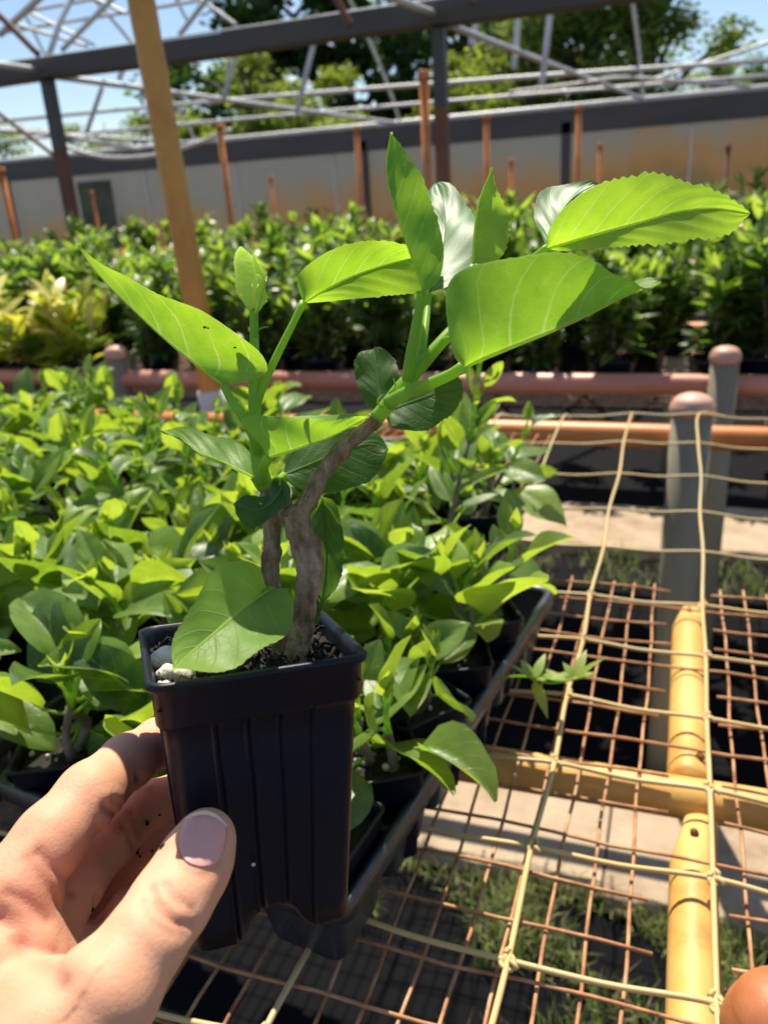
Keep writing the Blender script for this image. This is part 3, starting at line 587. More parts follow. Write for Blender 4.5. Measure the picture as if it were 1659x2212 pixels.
specs = [(c1, ANG, 'black plastic plant tray right behind the held pot, with empty pockets along its edge', 'tray behind the held pot'),
         (c1 + np.array([-.055, .352]), -.09, 'black plant tray beyond the first tray, near the far rail', 'second tray back'),
         (c1 + np.array([-.335, .02]), -.10, 'black plant tray at the left behind the fingers', 'left front tray'),
         (c1 + np.array([-.315, .49]), -.05, 'black plant tray behind the left front tray', 'left middle tray'),
         (c1 + np.array([-.66, .52]), -.03, 'black plant tray at the left edge of the picture', 'leftmost tray')]
for k, (c_, a, lb, sh) in enumerate(specs):
    o = tray0 if k == 0 else trayS if k == 1 else copy_tree(tray0); o.location = (c_[0], c_[1], ZR); o.rotation_euler = (0, 0, a); o['label'] = lb; o['group'] = 'black plant trays on the near bench'; trays.append(o)
protos = [make_plant(11 + k, *a) for k, a in enumerate(((.075, 12, (.052, .078)), (.09, 13, (.055, .082)), (.065, 11, (.05, .074)), (.10, 14, (.048, .076)), (.085, 12, (.056, .084)), (.055, 10, (.045, .068))))]
tallp = make_plant(77, .235, 20, (.04, .062), tall=True)
used = set()
stub0 = thing('cutting_stub_pot', 'x', 'potted cutting')
q = MB(); pot_mesh(q, .066, .05, .078, 6, 3, rib=False); q.build('pot', M['pot'], stub0)
q = MB(); soil_mesh(q, .0305, -.012, 10); so = q.build('soil', M['soil'], stub0)
q = MB()
for _ in range(14): q.blob((RNG.uniform(-.026, .026), RNG.uniform(-.026, .026), -.010), RNG.uniform(.0012, .003), 0, .2)
tag(q.build('perlite', M['perlite'], so), kind='stuff')
q = MB(); q.tube([(-.012, .012, -.014), (-.010, .013, .02), (-.011, .012, .055)], [.0035, .0034, .003], 8); q.build('stem', M['twig'], stub0)
q = MB(); leaf(q, np.array([-.009, .012, .03]), (1, -.4, .5), (0, 0, 1), .009, .006, .3, .2, 5, 2, tone=.9); leaf(q, np.array([-.009, .012, .03]), (.3, -1, .7), (0, 0, 1), .008, .005, .3, .2, 5, 2, tone=.9); q.build('leaf', M['crop'], stub0)
first_stub = [True]
GRP = 'hibiscus cuttings packed in trays on the near bench'
for k, (c_, a, lb, sh) in enumerate(specs):
    ca_, sa_ = math.cos(a), math.sin(a)
    for j in range(6):
        for i in range(4):
            if k == 0 and (i == 3 and j == 5): continue
            if k == 1 and j > 2: continue
            if k in (3, 4) and j > 3: continue
            if k and (i * 5 + j * 3 + k) % 4 == 0: continue
            lx, ly = (-2 + i + .5) * PITCH, (-(1.5 if k == 1 else 3) + j + .5) * PITCH; x, y = c_[0] + lx * ca_ - ly * sa_, c_[1] + lx * sa_ + ly * ca_
            if k == 0 and ((j == 0 and i == 3) or (j == 0 and i == 2)):
                o = stub0 if first_stub[0] else copy_tree(stub0); first_stub[0] = False
                o.location = (x, y, ZR + .020); o.rotation_euler = (0, 0, a)
                o['label'] = 'black pot with a bare stub at the near right corner of the nearest tray' if i == 3 else 'black pot with a bare stub, just left of the corner pot'; continue
            if k == 0 and i == 3 and j in (1, 2) or k == 0 and i == 2 and j == 1:
                o = copy_tree(protos[5]) if 5 in used else protos[5]; used.add(5); o['label'] = 'short hibiscus in tray behind the held pot, %s row from front, %s from left' % (ORD[j], ORD[i])
            elif k == 0 and i == 2 and j == 5: o = tallp; o['label'] = 'tallest slender hibiscus shoot with upright narrow leaves, right of the held stem'
            else:
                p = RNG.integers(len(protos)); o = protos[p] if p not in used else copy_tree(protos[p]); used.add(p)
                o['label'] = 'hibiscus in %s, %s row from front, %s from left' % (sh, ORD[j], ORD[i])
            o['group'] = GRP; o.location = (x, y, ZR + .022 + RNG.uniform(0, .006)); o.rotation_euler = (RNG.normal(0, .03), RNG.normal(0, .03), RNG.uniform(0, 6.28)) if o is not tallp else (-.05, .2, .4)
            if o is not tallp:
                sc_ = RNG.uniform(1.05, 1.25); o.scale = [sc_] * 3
                for ch in o.children:                     # the square pots are all one size
                    if ch.name.split('.')[0] in ('pot', 'soil'): ch.scale = [1 / sc_] * 3
# little weed growing out over the tray edge
WS = thing('weed_sprig', 'small pale green weed sprig leaning out over the tray edge above the mesh', 'weed', onz(1085, 1465, .868))
q = MB(); f2 = MB(); b0 = onz(1085, 1465, .868); e1 = onz(1185, 1475, .885); e2 = onz(1240, 1468, .89)
q.tube(cat([b0 - [0.01, 0, .01], b0, (b0 + e1) / 2 + [0, 0, .004], e1, e2], 20), .0009, 6, tone=.6)
for c_, n_ in ((e1 - [.012, 0, 0], 7), (e2, 7), ((e1 + e2) / 2, 4)):
    for k in range(n_):
        a = k * 1.05 + .3; leaf(f2, c_, (math.cos(a), math.sin(a) * .9, RNG.uniform(.2, 1.3)), (0, 0, 1), RNG.uniform(.012, .03), RNG.uniform(.006, .010), .3, .4, 7, 2, tone=.75, shape=(.42, .9))
leaf(f2, e1 - [.012, 0, 0], (.55, -.9, -.4), (0, 0, 1), .034, .010, .3, .3, 7, 2, tone=.7)
for qq, nm, mt in ((q, 'stem', 'greenstem'), (f2, 'foliage', 'crop')):
    o = qq.build(nm, M[mt], WS); o.matrix_parent_inverse = Matrix.Translation(-Vector(WS.location))

# ------------------------------------------------------------------ shrubs on the far benches
def make_shrub(seed, h, r, n_, mt='shrub', Lr=(.06, .10), wr=.30, red=False):
    global RNG; keep = RNG; RNG = np.random.default_rng(seed); rn = RNG
    t = thing('potted_shrub' if mt == 'shrub' else 'croton_plant', 'x', 'shrub' if mt == 'shrub' else 'yellow croton')
    q = MB(); k = 14; prof = [(.050, 0), (.062, .075), (.065, .076), (.065, .085), (.060, .085), (.057, .072), (.001, .072)]
    q.add([(a * math.cos(6.2832 * j / k), a * math.sin(6.2832 * j / k), z) for a, z in prof for j in range(k)], [(i * k + j, i * k + (j + 1) % k, (i + 1) * k + (j + 1) % k, (i + 1) * k + j) for i in range(6) for j in range(k)]); q.build('pot', M['pot'], t)
    st = MB(); fo = MB()
    tips = []
    for s_ in range(9):
        a = rn.uniform(0, 6.28); b0 = np.array([rn.normal(0, .012), rn.normal(0, .012), .07]); rr = r * rn.uniform(.2, 1.0); e_ = np.array([math.cos(a) * rr, math.sin(a) * rr, .08 + h * rn.uniform(.4, 1.08)])
        P = cat([b0, b0 * .5 + e_ * .5 + rn.normal(0, .02, 3) + [0, 0, .03], e_], 10); st.tube(P, np.linspace(.004, .002, 10), 5); tips.append(P)
    for P in tips:
        for j in range(n_ // 9):
            f_ = rn.uniform(.06, 1) ** .8; c_ = P[int(f_ * 9)] + rn.normal(0, .006, 3); a = rn.uniform(0, 6.28); el = rn.normal(.35 + .5 * f_, .35); d = np.array([math.cos(a) * math.cos(el), math.sin(a) * math.cos(el), math.sin(el)])
            L = rn.uniform(*Lr) * (1.05 - .3 * f_); leaf(fo, c_, d, np.array([0, 0, 1]) + rn.normal(0, .35, 3), L, L * wr * rn.uniform(.8, 1.25), .3, rn.uniform(.1, .9), 5, 1, tone=np.clip(.20 + .5 * (f_ - .4) + rn.normal(0, .22) + (.35 if f_ > .88 else 0), 0, 1), shape=(.45, .9))  # tone climbs each stem, painting sunlit tops and dark bottoms into the leaves
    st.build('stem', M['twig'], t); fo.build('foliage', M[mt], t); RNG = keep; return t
sp = [make_shrub(101 + k, h, r, n_) for k, (h, r, n_) in enumerate(((.31, .15, 400), (.34, .15, 420), (.29, .16, 390), (.33, .15, 400), (.37, .14, 390)))]
usedS = set(); SG = 'green shrubs in pots on the benches behind'
rowsS = [(2.16, -2.4, .5, .175, .764, .95, 'front row'), (2.40, -2.6, .6, .18, .764, .98, 'second row'), (2.64, -2.8, .7, .20, .764, 1.02, 'third row'), (3.75, -4.0, 1.1, .26, .80, .98, 'fourth row'), (4.2, -4.5, 1.2, .30, .80, 1.0, 'fifth row'), (4.85, -5.2, 1.3, .36, .80, 1.0, 'last row')]
def ordinal(i): return ORD[i] if i < len(ORD) else '%dth' % (i + 1)
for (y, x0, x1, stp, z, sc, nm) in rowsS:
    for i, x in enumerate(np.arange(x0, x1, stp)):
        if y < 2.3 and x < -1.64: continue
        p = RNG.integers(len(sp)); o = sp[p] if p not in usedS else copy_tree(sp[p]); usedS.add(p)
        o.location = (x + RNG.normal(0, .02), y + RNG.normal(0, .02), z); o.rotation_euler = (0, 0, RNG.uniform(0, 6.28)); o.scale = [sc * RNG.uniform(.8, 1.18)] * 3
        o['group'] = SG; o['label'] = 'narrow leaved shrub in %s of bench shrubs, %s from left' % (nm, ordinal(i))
cr0 = make_shrub(301, .26, .14, 90, 'croton', (.10, .16), .40); cr1 = make_shrub(302, .22, .15, 80, 'croton', (.10, .16), .46)
for k, (x, y, lb) in enumerate(((-1.78, 2.06, 'yellow leaved croton on the second bench, right beside the green shrubs'), (-1.96, 2.04, 'yellow croton with broad pale leaves, second from the shrubs'), (-2.14, 2.08, 'yellow croton at the left edge of the picture'), (-1.90, 2.26, 'yellow croton behind the others, against the dark shrubs'))):
    o = (cr0, cr1)[k % 2] if k < 2 else copy_tree((cr0, cr1)[k % 2]); o.location = (x, y, .764); o.rotation_euler = (0, 0, k * 1.3); o['label'] = lb; o['group'] = 'yellow crotons on the second bench'; o.scale = [.92] * 3

# ------------------------------------------------------------------ trees beyond the wall
def make_tree(seed, h, r, n_, mt, base=.25, leafs=.34, conic=False, nclump=26):
    global RNG; keep = RNG; RNG = np.random.default_rng(seed); rn = RNG
    t = thing('tree', 'x', 'tree'); q = MB(); q.tube(cat([(0, 0, 0), (rn.normal(0, .1), rn.normal(0, .1), h * .4), (rn.normal(0, .2), rn.normal(0, .2), h * .9)], 12), np.linspace(.03 * h, .006 * h, 12), 8)
    fo = MB(); cl = []
    for _ in range(nclump):
        zf = rn.uniform(base, 1); rr = r * (math.sin(math.pi * min(1, (zf - base) / (1 - base) * .8 + .18)) ** .8 if not conic else (1.05 - zf)); a = rn.uniform(0, 6.28); d = rr * math.sqrt(rn.uniform(.05, 1))
        c_ = np.array([math.cos(a) * d, math.sin(a) * d, zf * h]); cl.append((c_, r * rn.uniform(.2, .42))); q.tube(cat([(0, 0, max(.1, zf - .18) * h), c_ * [.5, .5, 1] - [0, 0, .06 * h], c_], 6), np.linspace(.011 * h, .003 * h, 6), 5)
    for _ in range(n_):
        c_, cr_ = cl[rn.integers(len(cl))]; d = rn.normal(0, 1, 3); d /= np.linalg.norm(d); p = c_ + d * cr_ * rn.uniform(.25, 1.1) * [1, 1, .75]; L = leafs * rn.uniform(.6, 1.3)
        a = rn.uniform(0, 6.28); dd = np.array([math.cos(a), math.sin(a), rn.normal(-.1, .5)]); dd /= np.linalg.norm(dd); sd_ = np.cross(dd, rn.normal(0, 1, 3)); sd_ /= np.linalg.norm(sd_)
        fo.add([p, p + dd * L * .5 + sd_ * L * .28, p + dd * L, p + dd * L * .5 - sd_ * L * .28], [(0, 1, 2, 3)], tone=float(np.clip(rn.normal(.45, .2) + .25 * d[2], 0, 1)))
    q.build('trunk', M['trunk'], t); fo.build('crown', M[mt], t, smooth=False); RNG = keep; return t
td = make_tree(201, 11, 2.6, 15000, 'tree_dark', .1, .25, nclump=46); tl = make_tree(202, 8.2, 1.9, 17000, 'tree_light', .08, .14, nclump=54); ts = make_tree(203, 9.5, 1.9, 6500, 'tree_dark', .2, .16, nclump=26); tb = make_tree(204, 5, 1.9, 10000, 'tree_light', .06, .14, nclump=30)
TG = 'trees beyond the greenhouse wall'
usedT = set()
def put(proto, u, y, sc, rz, lb):
    o = proto if proto.name not in usedT else copy_tree(proto); usedT.add(proto.name)
    p = ony(u, 420, y); o.location = (p[0], y, 0); o.scale = (sc, sc, sc); o.rotation_euler = (0, 0, rz); o['label'] = lb; o['group'] = TG
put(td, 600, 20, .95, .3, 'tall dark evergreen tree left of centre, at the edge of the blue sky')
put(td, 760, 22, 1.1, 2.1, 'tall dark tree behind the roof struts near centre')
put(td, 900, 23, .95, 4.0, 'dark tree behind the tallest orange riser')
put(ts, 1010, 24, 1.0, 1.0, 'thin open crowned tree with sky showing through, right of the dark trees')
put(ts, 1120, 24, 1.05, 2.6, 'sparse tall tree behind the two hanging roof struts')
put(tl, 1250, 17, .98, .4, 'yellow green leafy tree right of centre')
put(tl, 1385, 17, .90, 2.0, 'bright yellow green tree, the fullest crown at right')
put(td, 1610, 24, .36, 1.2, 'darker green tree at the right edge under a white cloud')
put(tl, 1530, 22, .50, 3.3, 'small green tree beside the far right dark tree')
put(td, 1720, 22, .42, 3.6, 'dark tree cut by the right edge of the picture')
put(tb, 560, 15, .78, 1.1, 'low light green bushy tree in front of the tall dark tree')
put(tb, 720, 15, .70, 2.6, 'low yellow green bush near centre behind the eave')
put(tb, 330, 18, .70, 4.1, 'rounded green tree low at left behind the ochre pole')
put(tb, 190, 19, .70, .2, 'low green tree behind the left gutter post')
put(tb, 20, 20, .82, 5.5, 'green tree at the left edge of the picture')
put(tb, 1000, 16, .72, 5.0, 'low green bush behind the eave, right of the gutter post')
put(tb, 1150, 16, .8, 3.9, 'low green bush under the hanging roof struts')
mb = MB(); k = 60; xs_ = np.linspace(-60, 40, k)
prof = [(28, 0), (31, 1.6), (34, 2.6), (42, 3.0), (60, 2.0)]
mb.add([(x, y + 1.5 * math.sin(x * .3), z * (1 + .2 * math.sin(x * .5 + y))) for x in xs_ for y, z in prof], [(i * 5 + j, (i + 1) * 5 + j, (i + 1) * 5 + j + 1, i * 5 + j + 1) for i in range(k - 1) for j in range(4)])
tag(mb.build('hills', M['tree_dark']), kind='structure')

# ------------------------------------------------------------------ the held pot with its cutting
PC = thing('potted_cutting', 'rooted hibiscus cutting with large backlit leaves in the black square pot held up in front', 'potted cutting')
PR = np.array([[.782235834, -.620074286, -.060124702], [.617030425, .757836650, .212030815], [-.085910153, -.202956872, .975411684]])
PT = np.array([-.1328, .2104, 1.1131])
PMAT = Matrix([[*PR[0], PT[0]], [*PR[1], PT[1]], [*PR[2], PT[2]], [0, 0, 0, 1]])
def put_in_pot(o): o.matrix_parent_inverse = Matrix.Identity(4); o.matrix_world = PMAT
q = MB(); pot_mesh(q, .068, .0505, .094, 110, 12, True, .0155, foot=.0065); potO = q.build('pot', M['pot'], PC); potO.matrix_basis = PMAT
q = MB(); soil_mesh(q, .0318, -.0075, 60, .0016); so = q.build('soil', M['soil'], PC); so.matrix_basis = PMAT
q = MB()
for _ in range(260):
    x, y = RNG.uniform(-.029, .029, 2); z = -.0065; a = RNG.uniform(0, 6.28); L = RNG.uniform(.001, .006)
    q.tube([(x, y, z), (x + L * .5 * math.cos(a), y + L * .5 * math.sin(a), z + RNG.uniform(.0005, .003)), (x + L * math.cos(a), y + L * math.sin(a), z + RNG.uniform(-.0005, .003))], RNG.uniform(.0002, .0006), 5)
o = tag(q.build('bark_chips', M['soil'], PC), kind='stuff'); o.matrix_basis = PMAT
q = MB()
for (x, y, r) in ((-.0265, .006, .0056), (-.0215, -.012, .0036), (-.0275, -.0075, .0034), (-.017, -.006, .003), (-.0288, -.02, .0024), (-.025, -.0245, .002), (.02, .016, .0016), (.012, .02, .0014), (.024, -.022, .0013), (-.006, -.027, .0016), (.006, -.026, .0012), (.022, .004, .0013)): q.blob((x, y, -.0055), (r, r * .85, r * .8), 2, .22)
o = tag(q.build('perlite', M['perlite'], PC), kind='stuff'); o.matrix_basis = PMAT
FN = PR @ np.array([0, -1, 0.]); FP = PT + PR @ np.array([0, -.0335, -.02])
FN2 = PR @ np.array([0, -1, -.112]); FN2 /= np.linalg.norm(FN2)
for (u, v, r_) in ((548, 1868, .0008), (690, 1872, .0003), (606, 1745, .0003), (470, 1700, .0003), (515, 1640, .0003)):
    d = float((FP - CAM) @ FN2 / (ray(u, v) @ FN2)); q = MB(); q.blob(at(u, v, d - .0006), (r_, r_ * .7, r_ * .8), 0, .3); o = q.build('dust_speck', M['perlite' if r_ > .00035 else 'soil'], PC)
def stem_tube(pts, radii, mt, wob=0, n_=40, knots=0):
    P = px(*pts); C = cat(np.column_stack([P, radii]), n_); q = MB()
    r_ = C[:, 3] * (1 + (.05 * np.sin(np.arange(n_) * .37 + 2) + .05 * np.sin(np.arange(n_) * .83 + 1) if knots else 0))
    if mt != 'bark': q.tube(C[:, :3], r_, 16); return q.build('stem', M[mt], PC)
    from mathutils import noise as mn
    k = 44; m_ = n_ * 4; C2 = np.array([np.interp(np.linspace(0, 1, m_), np.linspace(0, 1, n_), C[:, c]) for c in range(3)] + [np.interp(np.linspace(0, 1, m_), np.linspace(0, 1, n_), r_)]).T
    T = np.gradient(C2[:, :3], axis=0); T /= np.linalg.norm(T, axis=1)[:, None]; ref = np.array([1., 0, 0]); V_ = []; L_ = np.concatenate([[0], np.cumsum(np.linalg.norm(np.diff(C2[:, :3], axis=0), axis=1))])
    for i in range(m_):
        a = np.cross(T[i], ref); a /= np.linalg.norm(a); b_ = np.cross(a, T[i]); ref = b_
        for j_ in range(k):
            th = 2 * math.pi * j_ / k; dv = a * math.cos(th) + b_ * math.sin(th); p0 = C2[i, :3] + dv * C2[i, 3]
            big = mn.noise(Vector(p0 * 190)) + .7 * mn.noise(Vector(p0 * 420)); crack = mn.noise(Vector((math.cos(th) * 3.2, math.sin(th) * 3.2, L_[i] * 150))); fine_ = mn.noise(Vector(p0 * 1100)); ringc = mn.noise(Vector((L_[i] * 420, 3.3, math.cos(th) * .8)))
            V_.append(C2[i, :3] + dv * C2[i, 3] * (1 + .13 * big - .16 * max(0, .28 - abs(crack)) / .28 + .05 * fine_))
    q.add(V_, [(i * k + j_, i * k + (j_ + 1) % k, (i + 1) * k + (j_ + 1) % k, (i + 1) * k + j_) for i in range(m_ - 1) for j_ in range(k)] + [tuple((m_ - 1) * k + j_ for j_ in range(k))]); return q.build('stem', M[mt], PC)
stem_tube([(636, 1450, .273), (645, 1390, .273), (655, 1330, .272), (668, 1250, .271), (668, 1205, .270), (648, 1150, .270), (640, 1112, .270)], [.0048, .0044, .0042, .0044, .0052, .0044, .0046], 'bark', .05, 60, 1)
stem_tube([(640, 1120, .270), (668, 1080, .269), (692, 1030, .268), (722, 990, .267), (762, 950, .266), (800, 918, .265), (814, 903, .264)], [.0043, .0034, .0029, .0030, .0026, .0027, .0027], 'bark', .04, 50, 1)
stem_tube([(642, 1135, .271), (622, 1110, .272), (612, 1086, .273), (606, 1070, .274)], [.0042, .0034, .0028, .0022], 'bark', .05, 20, 1)
stem_tube([(610, 1425, .279), (598, 1330, .279), (585, 1240, .278), (588, 1150, .278), (583, 1080, .277), (577, 1055, .276)], [.0034, .0032, .0032, .0031, .003, .0026], 'bark', .04, 50, 1)
stem_tube([(577, 1058, .276), (562, 1010, .275), (553, 940, .275), (550, 850, .276), (550, 760, .277), (549, 690, .277), (550, 668, .277)], [.0026, .0027, .0023, .0021, .0017, .0015, .0014], 'greenstem', 0, 40)
stem_tube([(812, 905, .264), (838, 875, .263), (868, 838, .263), (905, 795, .264), (945, 748, .266), (985, 705, .270), (1040, 650, .277), (1100, 600, .283)], [.0026, .0026, .0027, .0023, .0021, .0020, .0016, .0013], 'greenstem', 0, 50)
for pts, r in (([(558, 985, .2745), (548, 945, .271), (520, 893, .272), (498, 862, .272), (484, 830, .272)], .0014), ([(552, 880, .276), (570, 830, .275), (600, 765, .274), (635, 695, .274), (656, 652, .275)], .00125), ([(567, 1042, .275), (568, 1018, .268), (574, 1000, .264), (583, 986, .2625)], .0016),
               ([(880, 822, .262), (886, 775, .260), (897, 715, .257), (912, 630, .255)], .0016), ([(838, 872, .262), (870, 852, .259), (930, 828, .255), (975, 808, .252), (1003, 791, .250)], .0019), ([(1040, 650, .277), (1110, 590, .276), (1183, 535, .270)], .0014),
               ([(905, 795, .264), (918, 710, .272), (925, 637, .286)], .0013), ([(985, 705, .270), (1005, 640, .278), (1020, 574, .281)], .0011), ([(838, 872, .264), (832, 885, .277), (828, 893, .285)], .0014), ([(575, 1062, .277), (560, 1050, .276), (548, 1031, .275)], .0012),
               ([(578, 1050, .277), (596, 1040, .28), (613, 1027, .286)], .0013), ([(600, 1075, .272), (608, 1055, .267), (612, 1038, .264)], .0013), ([(618, 1280, .276), (600, 1279, .271), (583, 1273, .265)], .0012), ([(660, 1120, .275), (680, 1095, .282), (692, 1075, .286)], .0012)):
    C = cat(px(*pts), 16); q = MB(); q.tube(C, r * np.concatenate([np.linspace(1.25, .95, 13), [.98, 1.05, 1.1]]), 10); q.build('petiole', M['greenstem'], PC)
q = MB()                                              # cut leaf scar and stipules
q.blob(at(812, 904, .2628), (.0012, .0011, .0013), 1, .2); o = q.build('leaf_scar', M['scar'], PC)
for pts, r in (([(822, 880, .261), (816, 865, .260), (826, 852, .2595)], .0005), ([(842, 850, .261), (854, 835, .260), (850, 818, .2595)], .0006), ([(554, 715, .2765), (566, 708, .276), (580, 706, .2755)], .0005), ([(552, 730, .2765), (556, 700, .2755), (553, 684, .2755)], .0009), ([(954, 735, .2645), (966, 728, .2635), (972, 731, .263)], .0006)):
    q = MB(); C = cat(px(*pts), 10); q.tube(C, np.linspace(r, r * .25, 10), 7); q.build('stipule', M['greenstem'], PC)
def held_leaf(mid, ea, eb, tone=.6, bulge=.06, teeth=14, tamp=.0007, t0=.45, mt='leaf', ns=56, nt=14, rib=.0007, wave=.0008):
    """a blade ruled between its midrib and its two real margins, all given in space"""
    Mi = cat(px(*mid), ns + 1); q = MB(); k = nt + 1; L = np.linalg.norm(Mi[-1] - Mi[0])
    for E_, sgn in ((ea, 1), (eb, -1)):
        if E_ is None: continue
        Ed = cat(px(*E_), ns + 1); s_ = np.linspace(0, 1, ns + 1)
        n_ = np.cross(np.gradient(Mi, axis=0), Ed - Mi) * sgn; n_ /= np.linalg.norm(n_, axis=1)[:, None] + 1e-9
        nav = n_[5:-5].mean(0); nav /= np.linalg.norm(nav)
        outw = Ed - Mi; ol = np.linalg.norm(outw, axis=1)[:, None]; outw = outw / (ol + 1e-9)
        tooth = np.where(s_ > t0, ((s_ * teeth * 2) % 1 - .5), .25 * ((s_ * teeth * 2) % 1 - .5)) * tamp * np.sin(np.pi * np.clip(s_ * 1.0, 0, 1)) ** .3
        V_ = []; U_ = []
        ph = RNG.uniform(0, 6)
        for i in range(ns + 1):
            for j in range(k):
                t_ = j / nt; p = Mi[i] * (1 - t_) + Ed[i] * t_ + nav * (bulge * ol[i] * 4 * t_ * (1 - t_) * .5 + wave * t_ * math.sin(s_[i] * 15 + ph) + .00016 * math.sin((s_[i] - .34 * t_) * 6.2 * 6.283 + 3.1) * t_ * (1 - t_) * 2) + outw[i] * tooth[i] * t_ ** 6
                V_.append(p); U_.append((s_[i], t_))
        fs = [(i * k + j, (i + 1) * k + j, (i + 1) * k + j + 1, i * k + j + 1) for i in range(ns) for j in range(nt)]
        if sgn < 0: fs = [f[::-1] for f in fs]
        q.add(V_, fs, U_, tone)
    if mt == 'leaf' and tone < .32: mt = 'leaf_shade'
    o = q.build('leaf', M[mt], PC)
    q = MB(); q.tube(Mi, np.linspace(rib, rib * .25, ns + 1) * .7, 8, tone=min(1, tone + .2)); q.build('midrib', M['rib' if tone > .4 else 'leaf_shade'], o); return o
def lie(pts, P0, nrm):
    return [(u, v, float((P0 - CAM) @ nrm / (ray(u, v) @ nrm))) for u, v in pts]
def glare_normal(u, v, tilt=(0, 0, 0)):
    c_ = -ray(u, v); h = np.array(SUND) + c_ / np.linalg.norm(c_); h = h / np.linalg.norm(h) + np.array(tilt); return h / np.linalg.norm(h)
def D(pts, d0, d1=None):
    d1 = d0 if d1 is None else d1; k = len(pts); return [(p[0], p[1], p[2] if len(p) > 2 else d0 + (d1 - d0) * i / (k - 1)) for i, p in enumerate(pts)]
# long leaf to the left
LA = held_leaf(D([(484, 832), (440, 800), (360, 735), (280, 660), (220, 600), (165, 528)], .272, .322), [(484, 832, .272), (545, 820, .268), (576, 802, .265), (560, 765, .2625), (500, 715, .264), (435, 668, .271), (370, 645, .279), (325, 628, .285), (262, 592, .296), (210, 560, .308), (165, 528, .322)], [(484, 832, .272), (520, 806, .279), (480, 745, .288), (410, 695, .297), (310, 640, .309), (225, 580, .318), (165, 528, .322)], .66)
for (u, v, d, r_) in ((443, 707, .2705, .0008), (450, 709, .2702, .0005), (508, 751, .2665, .0006)):
    q = MB(); q.blob(at(u, v, d), (r_, r_ * .6, r_ * .5), 0, .3); q.build('dirt_speck', M['soil'], LA)
# leaf on the middle petiole
held_leaf(D([(655, 655), (700, 628), (760, 597), (840, 570), (905, 556), (955, 560)], .275, .290), D([(655, 655), (643, 612), (660, 580), (710, 540), (765, 524), (820, 521), (885, 528), (930, 542), (955, 560)], .265, .286), D([(655, 655), (700, 652), (760, 646), (830, 640), (895, 632), (935, 600), (955, 560)], .278, .292), .66)
# folded leaf in front of the stem
held_leaf(D([(581, 989), (640, 970), (710, 945), (760, 920), (795, 900)], .2625, .262), D([(581, 989), (565, 965), (540, 935), (522, 908), (545, 898), (600, 900), (660, 903), (725, 906), (770, 900), (795, 900)], .261, .260), [(581, 989, .263), (565, 950, .277), (600, 915, .284), (680, 894, .284), (740, 896, .275), (795, 900, .262)], .62)
# tall pointed leaf
held_leaf(D([(916, 628), (895, 570), (870, 499), (845, 424), (835, 356), (844, 286)], .255, .258), D([(916, 630), (946, 606), (958, 565), (957, 524), (938, 449), (913, 386), (875, 324), (844, 286)], .252, .258), [(916, 630, .256), (905, 560, .276), (880, 480, .282), (860, 410, .276), (848, 345, .267), (844, 286, .258)], .52)
# glossy leaf behind it
GN = glare_normal(985, 540); GP = at(925, 638, .286)
held_leaf(lie([(925, 638), (952, 560), (962, 500), (958, 440), (942, 394)], GP, GN), lie([(925, 638), (972, 625), (1020, 580), (1036, 522), (1026, 465), (1002, 432), (975, 405), (942, 394)], GP, GN), lie([(925, 638), (914, 560), (910, 480), (916, 420), (942, 394)], GP, GN), .35, bulge=-.10, mt='gloss', wave=.0016)
# small young leaf, upright
held_leaf(D([(1021, 575), (1025, 500), (1036, 430), (1063, 362)], .281, .283), D([(1021, 575), (1070, 562), (1092, 540), (1104, 490), (1095, 452), (1078, 420), (1070, 396), (1063, 362)], .279, .283), [(1021, 575, .281), (1040, 500, .290), (1048, 430, .289), (1063, 362, .283)], .8, teeth=9, tamp=.0012, t0=.3)
# big folded leaf at centre right
held_leaf(D([(1003, 792), (1060, 768), (1130, 740), (1200, 712), (1270, 680), (1340, 645), (1390, 624), (1426, 609)], .250, .262), D([(1003, 792), (982, 770), (968, 720), (961, 660), (966, 620), (988, 590), (1032, 572), (1085, 560), (1140, 551), (1200, 545), (1250, 552), (1292, 568), (1325, 590), (1370, 608), (1393, 630), (1426, 609)], .240, .258), [(1003, 792, .250), (1010, 735, .268), (1070, 680, .275), (1200, 640, .276), (1320, 622, .272), (1395, 604, .266), (1426, 609, .262)], .62, teeth=11, tamp=.0006, rib=.0011)
# big serrated leaf at upper right
held_leaf(D([(1181, 536), (1235, 521), (1299, 503), (1386, 479), (1461, 458), (1540, 450), (1620, 461)], .270, .250), D([(1181, 536), (1184, 500), (1215, 452), (1266, 413), (1326, 386), (1407, 374), (1473, 389), (1533, 408), (1575, 426), (1608, 447), (1620, 461)], .261, .248), D([(1181, 536), (1215, 541), (1266, 539), (1345, 533), (1431, 527), (1506, 518), (1578, 503), (1620, 461)], .271, .250), .70, teeth=13, tamp=.0017, t0=.36, rib=.0009)
# glossy lobe behind it
GN = glare_normal(1175, 440); GP = at(1181, 534, .276)
held_leaf(lie([(1181, 534), (1200, 480), (1235, 430), (1290, 395)], GP, GN), lie([(1181, 534), (1160, 490), (1153, 455), (1165, 420), (1195, 400), (1240, 392), (1290, 395)], GP, GN), lie([(1181, 534), (1215, 500), (1260, 450), (1290, 395)], GP, GN), .35, bulge=-.12, mt='gloss')
# round pair behind the stem
held_leaf(D([(826, 893), (818, 840), (812, 790), (808, 751)], .285, .296), D([(826, 893), (790, 868), (769, 825), (765, 790), (778, 762), (808, 751)], .288, .296), D([(826, 893), (850, 860), (863, 815), (855, 780), (835, 758), (808, 751)], .284, .296), .15)
held_leaf(D([(830, 893), (880, 872), (940, 850), (1000, 838)], .285, .283), D([(830, 893), (860, 845), (915, 818), (970, 808), (993, 818), (1000, 838)], .290, .283), D([(830, 893), (846, 922), (885, 932), (935, 922), (982, 890), (1000, 838)], .278, .281), .2)
